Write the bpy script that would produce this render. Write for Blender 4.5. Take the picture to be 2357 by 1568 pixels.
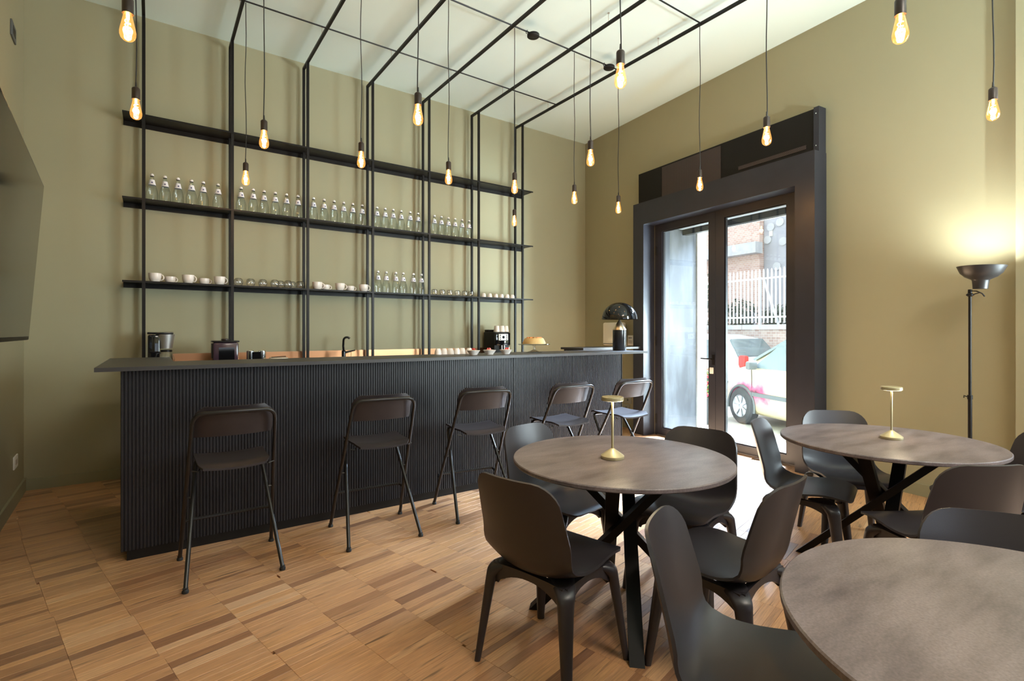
import bpy, bmesh, math, random
from mathutils import Vector, Matrix
random.seed(7)
scene = bpy.context.scene
COL = scene.collection
R = math.radians
for o in list(bpy.data.objects):
    bpy.data.objects.remove(o)

# ------------------------------------------------------------------ camera
YAW = R(35.08)
cam_d = bpy.data.cameras.new('camera')
cam = bpy.data.objects.new('camera', cam_d)
COL.objects.link(cam)
cam.location = (0, 0, 1.36)
cam.rotation_euler = (R(90), 0, -YAW)
cam_d.sensor_width = 36.0
cam_d.lens = 36.0 * 1178.5 / 2357
cam_d.shift_y = -18.0 / 2357
cam_d.clip_start = 0.05
cam_d.clip_end = 200
scene.camera = cam

# ------------------------------------------------------------------ door wall frame
AL = R(5.2)                       # the street wall is a little out of square
C0 = (5.655, 6.016)               # corner of bar wall and street wall
DV = (-math.sin(AL), -math.cos(AL))
NV = (-math.cos(AL), math.sin(AL))
WALL_RZ = -(math.pi / 2 + AL)     # local x = along the wall, local y = out to the street
def W(s, off=0.0, z=0.0):
    return Vector((C0[0] + s * DV[0] + off * NV[0], C0[1] + s * DV[1] + off * NV[1], z))

# ------------------------------------------------------------------ world, sun, exposure
world = bpy.data.worlds.new('sky')
scene.world = world
world.use_nodes = True
wn = world.node_tree.nodes; wl = world.node_tree.links
wn.clear()
sky = wn.new('ShaderNodeTexSky'); sky.sky_type = 'HOSEK_WILKIE'
sky.sun_direction = Vector((0.3, -0.4, 0.85)).normalized(); sky.turbidity = 5.0; sky.ground_albedo = 0.4
mixw = wn.new('ShaderNodeMixRGB'); mixw.inputs[0].default_value = 0.55
mixw.inputs[2].default_value = (0.80, 0.86, 0.95, 1)
bg = wn.new('ShaderNodeBackground'); bg.inputs[1].default_value = 2.3
wo = wn.new('ShaderNodeOutputWorld')
wl.new(sky.outputs[0], mixw.inputs[1]); wl.new(mixw.outputs[0], bg.inputs[0]); wl.new(bg.outputs[0], wo.inputs[0])

def lamp(name, kind, loc, power, color, **kw):
    d = bpy.data.lights.new(name, kind)
    d.energy = power; d.color = color
    for k, v in kw.items():
        setattr(d, k, v)
    o = bpy.data.objects.new(name, d)
    o.location = loc
    COL.objects.link(o)
    return o

sun = lamp('sun', 'SUN', (9, -6, 14), 4.0, (1.0, 0.97, 0.92), angle=R(1.5))
sun_dir = Vector((NV[0] - 0.5 * DV[0], NV[1] - 0.5 * DV[1], -1.5))
sun.rotation_euler = sun_dir.to_track_quat('-Z', 'Y').to_euler()
# added area lights out of view: room fill, pavement bounce, sky light, assumed side window
rear_fill = lamp('rear_fill_light', 'AREA', (1.9, -1.6, 4.25), 60, (1.0, 0.86, 0.72), shape='RECTANGLE', size=1.6, size_y=1.2)  # warm fill added at the ceiling behind the camera, no fixture
p = W(4.3, -2.0, 0.9)
sb_ = lamp('street_bounce_fill', 'AREA', p, 105, (0.80, 0.97, 1.0), shape='RECTANGLE', size=1.6, size_y=1.6, spread=R(80))  # added beside the door, stands in for light off the pavement
sb_.rotation_euler = (W(0.6, 1.6, 2.3) - p).to_track_quat('-Z', 'Y').to_euler()
p = W(2.2, -4.6, 5.3)
dl = lamp('street_sky_fill', 'AREA', p, 1500, (0.60, 0.78, 1.0), shape='RECTANGLE', size=4.0, size_y=2.2, spread=R(50))  # added high over the street, stands in for sky light
dl.rotation_euler = (W(2.6, 1.2, 0.0) - p).to_track_quat('-Z', 'Y').to_euler()

p = W(6.45, -0.35, 1.95)
side_fill = lamp('assumed_window_fill', 'AREA', p, 66, (0.82, 0.96, 1.0), shape='RECTANGLE', size=1.9, size_y=2.2, spread=R(92))  # added fill behind the assumed window, spread narrowed and aimed at the bar wall
side_fill.rotation_euler = (Vector((3.3, 6.0, 2.3)) - p).to_track_quat('-Z', 'Y').to_euler()

vs = scene.view_settings
vs.view_transform = 'Standard'; vs.look = 'None'; vs.gamma = 1.0; vs.use_curve_mapping = False
vs.exposure = 1.25
scene.cycles.max_bounces = 10
scene.cycles.transparent_max_bounces = 24
scene.cycles.sample_clamp_indirect = 6.0
scene.cycles.caustics_reflective = False
scene.cycles.caustics_refractive = False
scene.cycles.use_denoising = True

# ------------------------------------------------------------------ materials
MATS = {}
def nt(name):
    m = bpy.data.materials.new(name); m.use_nodes = True
    n = m.node_tree.nodes; l = m.node_tree.links
    MATS[name] = m
    return m, n, l, n['Principled BSDF']
def mat(name, col, rough=0.5, metal=0.0, noise=0.0, nscale=8.0, bump=0.0, bscale=60.0, spec=None, coat=0.0):
    if name in MATS: return MATS[name]
    m, n, l, b = nt(name)
    b.inputs['Base Color'].default_value = (*col, 1)
    b.inputs['Roughness'].default_value = rough
    b.inputs['Metallic'].default_value = metal
    if spec is not None: b.inputs['Specular IOR Level'].default_value = spec
    if coat: b.inputs['Coat Weight'].default_value = coat; b.inputs['Coat Roughness'].default_value = 0.05
    tc = n.new('ShaderNodeNewGeometry')
    if noise:
        t = n.new('ShaderNodeTexNoise'); t.inputs['Scale'].default_value = nscale; t.inputs['Detail'].default_value = 4
        l.new(tc.outputs['Position'], t.inputs['Vector'])
        mx = n.new('ShaderNodeMixRGB'); mx.blend_type = 'MULTIPLY'; mx.inputs[0].default_value = 1.0
        rp = n.new('ShaderNodeMapRange'); rp.inputs[3].default_value = 1 - noise; rp.inputs[4].default_value = 1 + noise
        l.new(t.outputs[0], rp.inputs[0])
        mx.inputs[1].default_value = (*col, 1); l.new(rp.outputs[0], mx.inputs[2])
        l.new(mx.outputs[0], b.inputs['Base Color'])
    if bump:
        t2 = n.new('ShaderNodeTexNoise'); t2.inputs['Scale'].default_value = bscale; t2.inputs['Detail'].default_value = 3
        l.new(tc.outputs['Position'], t2.inputs['Vector'])
        bp = n.new('ShaderNodeBump'); bp.inputs['Strength'].default_value = bump; bp.inputs['Distance'].default_value = 0.003
        l.new(t2.outputs[0], bp.inputs['Height']); l.new(bp.outputs[0], b.inputs['Normal'])
    return m
def emit(name, col, strength):
    m, n, l, b = nt(name)
    b.inputs['Base Color'].default_value = (*col, 1)
    b.inputs['Emission Color'].default_value = (*col, 1)
    b.inputs['Emission Strength'].default_value = strength
    return m
def clear(name, tint=(1, 1, 1), gloss=0.06, rough=0.02, edge=1.0, glow=None, rim=None):
    """see-through pane or thin glass: transparent with a fresnel reflection"""
    m, n, l, b = nt(name)
    n.remove(b)
    out = n['Material Output']
    tr = n.new('ShaderNodeBsdfTransparent'); tr.inputs[0].default_value = (*tint, 1)
    gl = n.new('ShaderNodeBsdfGlossy'); gl.inputs['Roughness'].default_value = rough
    lw = n.new('ShaderNodeLayerWeight'); lw.inputs[0].default_value = 0.35
    mp = n.new('ShaderNodeMapRange'); mp.inputs[3].default_value = gloss; mp.inputs[4].default_value = edge
    pw = n.new('ShaderNodeMath'); pw.operation = 'POWER'; pw.inputs[1].default_value = 2.0
    l.new(lw.outputs['Facing'], pw.inputs[0]); l.new(pw.outputs[0], mp.inputs[0])
    if rim:
        tm = n.new('ShaderNodeMixRGB'); tm.inputs[1].default_value = (*tint, 1); tm.inputs[2].default_value = (*rim, 1)
        p3 = n.new('ShaderNodeMath'); p3.operation = 'POWER'; p3.inputs[1].default_value = 3.0
        l.new(lw.outputs['Facing'], p3.inputs[0]); l.new(p3.outputs[0], tm.inputs[0]); l.new(tm.outputs[0], tr.inputs[0])
    mx = n.new('ShaderNodeMixShader')
    l.new(mp.outputs[0], mx.inputs[0]); l.new(tr.outputs[0], mx.inputs[1]); l.new(gl.outputs[0], mx.inputs[2])
    last = mx
    if glow:
        e = n.new('ShaderNodeEmission'); e.inputs[0].default_value = (*glow[0], 1); e.inputs[1].default_value = glow[1]
        ad = n.new('ShaderNodeAddShader'); l.new(mx.outputs[0], ad.inputs[0]); l.new(e.outputs[0], ad.inputs[1]); last = ad
    l.new(last.outputs[0], out.inputs[0])
    return m

M_WALL = mat('olive_paint', (0.335, 0.310, 0.200), 0.75, noise=0.05, nscale=1.3, bump=0.12, bscale=120)
M_CEIL = mat('ceiling_paint', (0.73, 0.86, 0.83), 0.85, bump=0.05)
M_SKIRT = mat('skirting_paint', (0.29, 0.28, 0.18), 0.5)
M_STEEL = mat('blackened_steel', (0.031, 0.032, 0.044), 0.34, metal=0.2, noise=0.25, nscale=3.0)
M_BLACK = mat('black_metal', (0.010, 0.0085, 0.008), 0.42, spec=0.22)
M_TUBE = mat('black_tube', (0.020, 0.018, 0.018), 0.28, metal=0.3)
M_BAR = mat('black_fluted', (0.009, 0.0085, 0.012), 0.42)
M_TOP = mat('dark_counter', (0.040, 0.036, 0.036), 0.42, noise=0.2, nscale=14)
M_PLAST = mat('chair_plastic', (0.029, 0.025, 0.030), 0.37, bump=0.06, bscale=400)
M_WOODB = mat('black_stained_wood', (0.024, 0.018, 0.020), 0.45, noise=0.25, nscale=20)
M_INOX = mat('brushed_inox', (0.62, 0.58, 0.54), 0.28, metal=1.0)
M_WARM_METAL = mat('warm_brushed_metal', (0.50, 0.25, 0.13), 0.30, metal=1.0)  # even orange-brown tint for the splashback metal
M_CHROME = mat('polished_inox', (0.80, 0.79, 0.78), 0.12, metal=1.0)
M_WHITE = mat('white_ceramic', (0.80, 0.73, 0.68), 0.25)
M_WPLAST = mat('white_plastic', (0.78, 0.77, 0.74), 0.4)
M_GOLD = mat('sand_gold', (0.46, 0.40, 0.24), 0.38, metal=0.35)
M_CORD = mat('black_cord', (0.012, 0.012, 0.012), 0.6)
M_SOCKET = mat('bakelite_socket', (0.030, 0.018, 0.013), 0.35)
M_GLASS = clear('window_glass', (0.93, 0.95, 0.96), 0.05, 0.01, 0.6)
M_BOTTLE = clear('bottle_glass', (0.93, 0.96, 0.95), 0.07, 0.03, 0.75, rim=(0.30, 0.36, 0.34))
M_TUMBLER = clear('tumbler_glass', (0.97, 0.97, 0.97), 0.09, 0.03, 0.9, rim=(0.55, 0.56, 0.55))
M_BULB = clear('amber_glass', (1.0, 0.82, 0.55), 0.05, 0.02, 0.7, glow=((1.0, 0.45, 0.10), 0.22))
M_FIL = emit('filament', (1.0, 0.60, 0.22), 42.0)
M_LABEL = mat('paper_label', (0.74, 0.74, 0.82), 0.6)
M_CAP = mat('white_cap', (0.80, 0.78, 0.80), 0.35)
M_PURPLE = mat('smoky_plum_plastic', (0.055, 0.030, 0.045), 0.15)
M_SCREEN = mat('television_screen', (0.010, 0.010, 0.010), 0.10, spec=0.25)
M_GLOSSK = mat('glossy_black', (0.006, 0.006, 0.007), 0.06)

def stone_mat():
    m, n, l, b = nt('dark_stone_laminate')
    g = n.new('ShaderNodeNewGeometry')
    mp = n.new('ShaderNodeMapping'); mp.inputs['Scale'].default_value = (3, 9, 3); mp.inputs['Rotation'].default_value = (0, 0, R(20))
    l.new(g.outputs['Position'], mp.inputs[0])
    t = n.new('ShaderNodeTexNoise'); t.inputs['Scale'].default_value = 1.3; t.inputs['Detail'].default_value = 9; t.inputs['Roughness'].default_value = 0.62
    l.new(mp.outputs[0], t.inputs['Vector'])
    t2 = n.new('ShaderNodeTexNoise'); t2.inputs['Scale'].default_value = 160; t2.inputs['Detail'].default_value = 3
    l.new(g.outputs['Position'], t2.inputs['Vector'])
    cr = n.new('ShaderNodeValToRGB')
    e = cr.color_ramp.elements
    e[0].position = 0.30; e[0].color = (0.100, 0.077, 0.081, 1)
    e[1].position = 0.66; e[1].color = (0.222, 0.178, 0.182, 1)
    x = e.new(0.46); x.color = (0.162, 0.129, 0.131, 1)
    l.new(t.outputs[0], cr.inputs[0])
    mx = n.new('ShaderNodeMixRGB'); mx.blend_type = 'MULTIPLY'; mx.inputs[0].default_value = 0.5
    mr = n.new('ShaderNodeMapRange'); mr.inputs[1].default_value = 0.3; mr.inputs[2].default_value = 0.7; mr.inputs[3].default_value = 0.6; mr.inputs[4].default_value = 1.4
    l.new(t2.outputs[0], mr.inputs[0]); l.new(cr.outputs[0], mx.inputs[1]); l.new(mr.outputs[0], mx.inputs[2])
    l.new(mx.outputs[0], b.inputs['Base Color'])
    b.inputs['Roughness'].default_value = 0.36
    return m
M_STONE = stone_mat()

PLANK_RZ = R(12.5)
def oak_mat():
    m, n, l, b = nt('oak_strip')
    g = n.new('ShaderNodeNewGeometry')
    at = n.new('ShaderNodeAttribute'); at.attribute_name = 'tone'
    sep = n.new('ShaderNodeSeparateColor'); l.new(at.outputs['Color'], sep.inputs[0])
    rot = n.new('ShaderNodeVectorRotate'); rot.rotation_type = 'Z_AXIS'; rot.inputs['Angle'].default_value = -PLANK_RZ
    l.new(g.outputs['Position'], rot.inputs['Vector'])
    add = n.new('ShaderNodeVectorMath'); add.operation = 'ADD'
    cmb = n.new('ShaderNodeCombineXYZ')
    k = n.new('ShaderNodeMath'); k.operation = 'MULTIPLY'; k.inputs[1].default_value = 37.0
    l.new(sep.outputs[1], k.inputs[0]); l.new(k.outputs[0], cmb.inputs[0]); l.new(k.outputs[0], cmb.inputs[1])
    l.new(rot.outputs[0], add.inputs[0]); l.new(cmb.outputs[0], add.inputs[1])
    mp = n.new('ShaderNodeMapping'); mp.inputs['Scale'].default_value = (3.0, 60, 1)
    l.new(add.outputs[0], mp.inputs[0])
    fine = n.new('ShaderNodeTexNoise'); fine.inputs['Scale'].default_value = 2.2; fine.inputs['Detail'].default_value = 6; fine.inputs['Roughness'].default_value = 0.6
    l.new(mp.outputs[0], fine.inputs['Vector'])
    mp2 = n.new('ShaderNodeMapping'); mp2.inputs['Scale'].default_value = (2.6, 34, 1)
    l.new(add.outputs[0], mp2.inputs[0])
    dark = n.new('ShaderNodeTexNoise'); dark.inputs['Scale'].default_value = 1.3; dark.inputs['Detail'].default_value = 3
    l.new(mp2.outputs[0], dark.inputs['Vector'])
    cr = n.new('ShaderNodeValToRGB'); e = cr.color_ramp.elements
    e[0].position = 0.0; e[0].color = (0.270, 0.128, 0.066, 1)
    e[1].position = 1.0; e[1].color = (0.650, 0.380, 0.205, 1)
    for pos, c in ((0.15, (0.37, 0.180, 0.086)), (0.35, (0.51, 0.265, 0.128)), (0.6, (0.57, 0.302, 0.145)), (0.8, (0.61, 0.315, 0.138))):
        x = e.new(pos); x.color = (*c, 1)
    l.new(sep.outputs[0], cr.inputs[0])
    mr = n.new('ShaderNodeMapRange'); mr.inputs[1].default_value = 0.25; mr.inputs[2].default_value = 0.75; mr.inputs[3].default_value = 0.66; mr.inputs[4].default_value = 1.24
    l.new(fine.outputs[0], mr.inputs[0])
    mx = n.new('ShaderNodeMixRGB'); mx.blend_type = 'MULTIPLY'; mx.inputs[0].default_value = 1.0
    l.new(cr.outputs[0], mx.inputs[1]); l.new(mr.outputs[0], mx.inputs[2])
    dr = n.new('ShaderNodeMapRange'); dr.inputs[1].default_value = 0.60; dr.inputs[2].default_value = 0.73; dr.inputs[3].default_value = 0; dr.inputs[4].default_value = 0.8
    l.new(dark.outputs[0], dr.inputs[0])
    mx2 = n.new('ShaderNodeMixRGB'); mx2.inputs[2].default_value = (0.085, 0.045, 0.025, 1)
    l.new(dr.outputs[0], mx2.inputs[0]); l.new(mx.outputs[0], mx2.inputs[1])
    l.new(mx2.outputs[0], b.inputs['Base Color'])
    b.inputs['Coat Weight'].default_value = 0.55; b.inputs['Coat Roughness'].default_value = 0.24
    rr = n.new('ShaderNodeMapRange'); rr.inputs[3].default_value = 0.28; rr.inputs[4].default_value = 0.46
    l.new(fine.outputs[0], rr.inputs[0]); l.new(rr.outputs[0], b.inputs['Roughness'])
    bp = n.new('ShaderNodeBump'); bp.inputs['Strength'].default_value = 0.12; bp.inputs['Distance'].default_value = 0.001
    l.new(fine.outputs[0], bp.inputs['Height']); l.new(bp.outputs[0], b.inputs['Normal'])
    return m
M_OAK = oak_mat()

def brick_mat(name, c1, c2, mortar, scale, rough=0.9):
    m, n, l, b = nt(name)
    tc = n.new('ShaderNodeTexCoord')
    mp = n.new('ShaderNodeMapping'); mp.inputs['Rotation'].default_value = (R(90), 0, 0)
    l.new(tc.outputs['Object'], mp.inputs[0])
    t = n.new('ShaderNodeTexBrick'); t.inputs['Scale'].default_value = scale
    t.inputs['Color1'].default_value = (*c1, 1); t.inputs['Color2'].default_value = (*c2, 1); t.inputs['Mortar'].default_value = (*mortar, 1)
    t.inputs['Mortar Size'].default_value = 0.02
    l.new(mp.outputs[0], t.inputs['Vector'])
    l.new(t.outputs[0], b.inputs['Base Color']); b.inputs['Roughness'].default_value = rough
    return m
M_BRICK = brick_mat('pale_brick', (0.50, 0.33, 0.26), (0.60, 0.44, 0.36), (0.62, 0.56, 0.50), 4.0)
M_BRICK2 = brick_mat('old_brick', (0.42, 0.30, 0.27), (0.55, 0.46, 0.43), (0.6, 0.57, 0.54), 4.2)
M_PLASTER = mat('grey_plaster', (0.40, 0.40, 0.41), 0.9, noise=0.22, nscale=1.6)
M_CONC = mat('pale_concrete', (0.50, 0.50, 0.49), 0.85, noise=0.18, nscale=5)
M_STREET = mat('pale_asphalt', (0.52, 0.51, 0.49), 0.9, noise=0.12, nscale=6)
M_STONEJ = mat('beige_stone', (0.66, 0.63, 0.56), 0.8, noise=0.12, nscale=9)
M_PICKET = mat('white_paint', (0.78, 0.79, 0.80), 0.5)
M_LEAF = mat('pale_leaves', (0.13, 0.15, 0.11), 0.6, noise=0.5, nscale=7)
M_STEM = mat('bark', (0.16, 0.13, 0.10), 0.9)
M_TYRE = mat('tyre', (0.05, 0.05, 0.052), 0.8)
M_RIM = mat('rim', (0.55, 0.56, 0.58), 0.35, metal=0.6)
M_CARGLASS = mat('car_glass', (0.16, 0.20, 0.21), 0.06, spec=0.8)
M_TRIM = mat('grey_rubber', (0.10, 0.11, 0.11), 0.6)
def reveal_mat():
    m, n, l, b = nt('dusty_steel_sheet')
    g = n.new('ShaderNodeNewGeometry')
    mp = n.new('ShaderNodeMapping'); mp.inputs['Scale'].default_value = (4, 4, 1.1)
    l.new(g.outputs['Position'], mp.inputs[0])
    t = n.new('ShaderNodeTexNoise'); t.inputs['Scale'].default_value = 1.7; t.inputs['Detail'].default_value = 6
    l.new(mp.outputs[0], t.inputs['Vector'])
    cr = n.new('ShaderNodeValToRGB'); e = cr.color_ramp.elements
    e[0].position = 0.38; e[0].color = (0.024, 0.025, 0.028, 1); e[1].position = 0.66; e[1].color = (0.062, 0.065, 0.071, 1)
    l.new(t.outputs[0], cr.inputs[0]); l.new(cr.outputs[0], b.inputs['Base Color'])
    b.inputs['Roughness'].default_value = 0.5
    return m
M_REVEAL = reveal_mat()
def perforated():
    m, n, l, b = nt('perforated_steel')
    tc = n.new('ShaderNodeTexCoord')
    mp = n.new('ShaderNodeMapping'); mp.inputs['Rotation'].default_value = (0, R(45), 0); mp.inputs['Scale'].default_value = (85, 85, 85)
    l.new(tc.outputs['Object'], mp.inputs[0])
    sp = n.new('ShaderNodeSeparateXYZ'); l.new(mp.outputs[0], sp.inputs[0])
    parts = []
    for ax in (0, 2):
        f = n.new('ShaderNodeMath'); f.operation = 'FRACT'; l.new(sp.outputs[ax], f.inputs[0])
        s_ = n.new('ShaderNodeMath'); s_.operation = 'SUBTRACT'; s_.inputs[1].default_value = 0.5; l.new(f.outputs[0], s_.inputs[0])
        q = n.new('ShaderNodeMath'); q.operation = 'POWER'; q.inputs[1].default_value = 2; l.new(s_.outputs[0], q.inputs[0])
        parts.append(q)
    a = n.new('ShaderNodeMath'); a.operation = 'ADD'; l.new(parts[0].outputs[0], a.inputs[0]); l.new(parts[1].outputs[0], a.inputs[1])
    c = n.new('ShaderNodeMath'); c.operation = 'LESS_THAN'; c.inputs[1].default_value = 0.085; l.new(a.outputs[0], c.inputs[0])
    mx = n.new('ShaderNodeMixRGB'); mx.inputs[1].default_value = (0.085, 0.064, 0.064, 1); mx.inputs[2].default_value = (0.008, 0.007, 0.007, 1)
    l.new(c.outputs[0], mx.inputs[0]); l.new(mx.outputs[0], b.inputs['Base Color'])
    b.inputs['Roughness'].default_value = 0.45; b.inputs['Metallic'].default_value = 0.4
    return m
M_PERF = perforated()

# ------------------------------------------------------------------ mesh helpers
class MB:
    def __init__(s): s.v = []; s.f = []; s.sm = []
    def add(s, vs_, fs, smooth=False, M=None):
        k = len(s.v)
        s.v += [tuple(M @ Vector(p)) if M is not None else tuple(p) for p in vs_]
        s.f += [tuple(i + k for i in f) for f in fs]
        s.sm += [smooth] * len(fs)
        return s
    def box(s, c, d, rz=0.0, M=None):
        x, y, z = d[0] / 2, d[1] / 2, d[2] / 2
        vs_ = [(a, b, e) for e in (-z, z) for a, b in ((-x, -y), (x, -y), (x, y), (-x, y))]
        T = Matrix.Translation(c) @ Matrix.Rotation(rz, 4, 'Z')
        if M is not None: T = M @ T
        return s.add(vs_, [(3, 2, 1, 0), (4, 5, 6, 7), (0, 1, 5, 4), (1, 2, 6, 5), (2, 3, 7, 6), (3, 0, 4, 7)], False, T)
    def span(s, a, b):
        return s.box([(a[i] + b[i]) / 2 for i in range(3)], [abs(b[i] - a[i]) for i in range(3)])
    def rbox(s, c, d, r=0.01, seg=2, M=None):
        bm = bmesh.new(); bmesh.ops.create_cube(bm, size=1.0)
        for v in bm.verts: v.co = Vector((v.co.x * d[0], v.co.y * d[1], v.co.z * d[2]))
        bmesh.ops.bevel(bm, geom=bm.edges[:], offset=r, segments=seg, affect='EDGES', profile=0.5)
        T = Matrix.Translation(c)
        if M is not None: T = M @ T
        s.bm(bm, True, T); return s
    def bm(s, bm, smooth=False, M=None):
        bm.verts.index_update()
        s.add([v.co.copy() for v in bm.verts], [tuple(v.index for v in f.verts) for f in bm.faces], smooth, M)
        bm.free(); return s
    def rings(s, rs, closed_ends=True, smooth=True, loop=False):
        n = len(rs[0]); vs_ = [p for r in rs for p in r]; fs = []
        m = len(rs)
        for i in range(m if loop else m - 1):
            a, b = i * n, ((i + 1) % m) * n
            for j in range(n):
                fs.append((a + j, a + (j + 1) % n, b + (j + 1) % n, b + j))
        s.add(vs_, fs, smooth)
        if closed_ends and not loop:
            s.add(list(rs[0]), [tuple(reversed(range(n)))]); s.add(list(rs[-1]), [tuple(range(n))])
        return s
    def tube(s, pts, r, n=8, smooth=True, loop=False):
        pts = [Vector(p) for p in pts]; rs = []
        m = len(pts); prev = None
        for i, p in enumerate(pts):
            if loop: d = pts[(i + 1) % m] - pts[i - 1]
            else: d = pts[min(i + 1, m - 1)] - pts[max(i - 1, 0)]
            d.normalize()
            if prev is None:
                u = d.cross(Vector((0, 0, 1)))
                if u.length < 1e-3: u = d.cross(Vector((0, 1, 0)))
            else:
                u = prev - d * prev.dot(d)
            u.normalize(); prev = u
            w = d.cross(u)
            rr = r[i] if isinstance(r, (list, tuple)) else r
            rs.append([p + u * math.cos(2 * math.pi * k / n) * rr + w * math.sin(2 * math.pi * k / n) * rr for k in range(n)])
        return s.rings(rs, True, smooth, loop)
    def lathe(s, prof, n=20, c=(0, 0, 0), smooth=True, M=None):
        rs = [[Vector((c[0] + r * math.cos(2 * math.pi * k / n), c[1] + r * math.sin(2 * math.pi * k / n), c[2] + z)) for k in range(n)] for r, z in prof]
        if M is not None: rs = [[M @ q for q in r] for r in rs]
        return s.rings(rs, True, smooth)
    def beam(s, a, b, w, h, up=(0, 0, 1), w2=None, h2=None):
        a, b = Vector(a), Vector(b); d = (b - a).normalized(); u = Vector(up)
        x = d.cross(u).normalized(); y = x.cross(d).normalized()
        w2 = w2 or w; h2 = h2 or h
        q = lambda p, w_, h_: [p + x * i * w_ / 2 + y * j * h_ / 2 for i, j in ((-1, -1), (1, -1), (1, 1), (-1, 1))]
        return s.rings([q(a, w, h), q(b, w2, h2)], True, False)
    def prism(s, pts, a, b, axis='y'):
        """polygon given in the other two axes, extruded along axis from a to b"""
        def P(p, t): return {'x': (t, p[0], p[1]), 'y': (p[0], t, p[1]), 'z': (p[0], p[1], t)}[axis]
        n = len(pts)
        s.add([P(p, a) for p in pts] + [P(p, b) for p in pts],
              [tuple(range(n))[::-1], tuple(range(n, 2 * n))] + [(i, (i + 1) % n, (i + 1) % n + n, i + n) for i in range(n)])
        return s
    def mesh(s, name, m=None, angle=40):
        me = bpy.data.meshes.new(name)
        me.from_pydata(s.v, [], s.f)
        me.polygons.foreach_set('use_smooth', s.sm)
        bm = bmesh.new(); bm.from_mesh(me); bmesh.ops.remove_doubles(bm, verts=bm.verts[:], dist=1e-5)
        bmesh.ops.recalc_face_normals(bm, faces=bm.faces[:]); bm.to_mesh(me); bm.free()
        if any(s.sm): me.set_sharp_from_angle(angle=R(angle))
        if m: me.materials.append(m)
        return me
    def build(s, name, m, parent=None, loc=None, angle=40):
        o = bpy.data.objects.new(name, s.mesh(name, m, angle)); COL.objects.link(o)
        if parent is not None: o.parent = parent
        if loc is not None: o.location = loc
        return o
def box(c, d): return MB().box(c, d)
def tag(o, label=None, cat=None, group=None, kind=None):
    if label: o['label'] = label
    if cat: o['category'] = cat
    if group: o['group'] = group
    if kind: o['kind'] = kind
    return o
def thing(name, label, cat, loc=(0, 0, 0), rz=0.0, group=None):
    o = bpy.data.objects.new(name, None); COL.objects.link(o)
    o.empty_display_size = 0.1
    o.location = loc; o.rotation_euler = (0, 0, rz)
    return tag(o, label, cat, group)
def struct(name, mb, m, parent=None, **k):
    o = mb.build(name, m, parent, **k)
    if parent is None: o['kind'] = 'structure'
    return o
def kids(o): return [c for c in bpy.data.objects if c.parent == o]
def proto_of(root): return (root, [(c, kids(c)) for c in kids(root)])
def dup(pr, loc, rz, label, group=None):
    root, parts = pr
    r = root.copy(); COL.objects.link(r); r.location = loc; r.rotation_euler = (0, 0, rz); r['label'] = label
    if group: r['group'] = group
    for c, gs in parts:
        k = c.copy(); COL.objects.link(k); k.parent = r
        for g in gs:
            q = g.copy(); COL.objects.link(q); q.parent = k
    return r
def arc(c, r, a0, a1, n, plane='xz', y=0.0):
    return [(c[0] + r * math.cos(R(a0 + (a1 - a0) * i / n)), c[1] + r * math.sin(R(a0 + (a1 - a0) * i / n))) for i in range(n + 1)]
ORD = ['first', 'second', 'third', 'fourth', 'fifth', 'sixth', 'seventh', 'eighth']

# ------------------------------------------------------------------ room shell
HC = 4.37
YB = 6.016
def LX(y): return -0.905 + 0.034 * (YB - y)      # left wall
YR = -3.0
back = MB().span((-1.3, YB, -0.02), (6.2, YB + 0.3, HC)); struct('wall_back', back, M_WALL)
lw_ = MB().prism([(LX(YB + 0.0), YB), (LX(YR), YR), (LX(YR) - 0.3, YR), (LX(YB) - 0.3, YB)], -0.02, HC, 'z'); struct('wall_left', lw_, M_WALL)
ST = 0.85     # street wall thickness
OP0, OP1, OPZ = 1.50, 3.545, 2.80
wr = MB()
wr.box((OP0 / 2 - 0.15, ST / 2, HC / 2 - .01), (OP0 + 0.3, ST, HC + .02)); wr.box(((OP0 + OP1) / 2, ST / 2, (OPZ + HC) / 2), (OP1 - OP0, ST, HC - OPZ)); wr.box(((OP1 + 5.35) / 2, ST / 2, HC / 2 - .01), (5.35 - OP1, ST, HC + .02)); wr.box((6.45, ST / 2, 0.19), (2.2, ST, 0.42)); wr.box((6.45, ST / 2, (3.35 + HC) / 2), (2.2, ST, HC - 3.35)); wr.box(((7.55 + 9.8) / 2, ST / 2, HC / 2 - .01), (9.8 - 7.55, ST, HC + .02))  # the opening past the pilaster is added for the assumed side window
wr_o = struct('wall_right', wr, M_WALL); wr_o.location = W(0); wr_o.rotation_euler = (0, 0, WALL_RZ)
pil = box((5.118 + 0.11, -0.06, HC / 2), (0.22, 0.12, HC)); o = struct('trim_1', pil, M_WALL); o.location = W(0); o.rotation_euler = (0, 0, WALL_RZ)
rear = MB()
rear.span((-1.2, YR - 0.3, -.02), (0.8, YR, HC)); rear.span((3.6, YR - 0.3, -.02), (6.2, YR, HC)); rear.span((0.8, YR - 0.3, -.02), (3.6, YR, 0.8)); rear.span((0.8, YR - 0.3, 3.0), (3.6, YR, HC))  # opening left for the added rear window
struct('wall_front', rear, M_WALL)
wf = MB()
for x in (0.83, 2.2, 3.57): wf.span((x - 0.03, YR - 0.2, 0.8), (x + 0.03, YR - 0.12, 3.0))
for z in (0.83, 2.97): wf.span((0.8, YR - 0.2, z - 0.03), (3.6, YR - 0.12, z + 0.03))
w1 = struct('added_window', wf, M_STEEL)  # unseen rear window, added to justify a fill light
MB().span((0.85, YR - 0.165, 0.85), (3.55, YR - 0.155, 2.95)).build('glass_pane', M_GLASS, w1)
wf = MB()
for x in (5.38, 6.45, 7.52): wf.span((x - 0.03, 0.10, 0.4), (x + 0.03, 0.16, 3.35))
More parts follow.
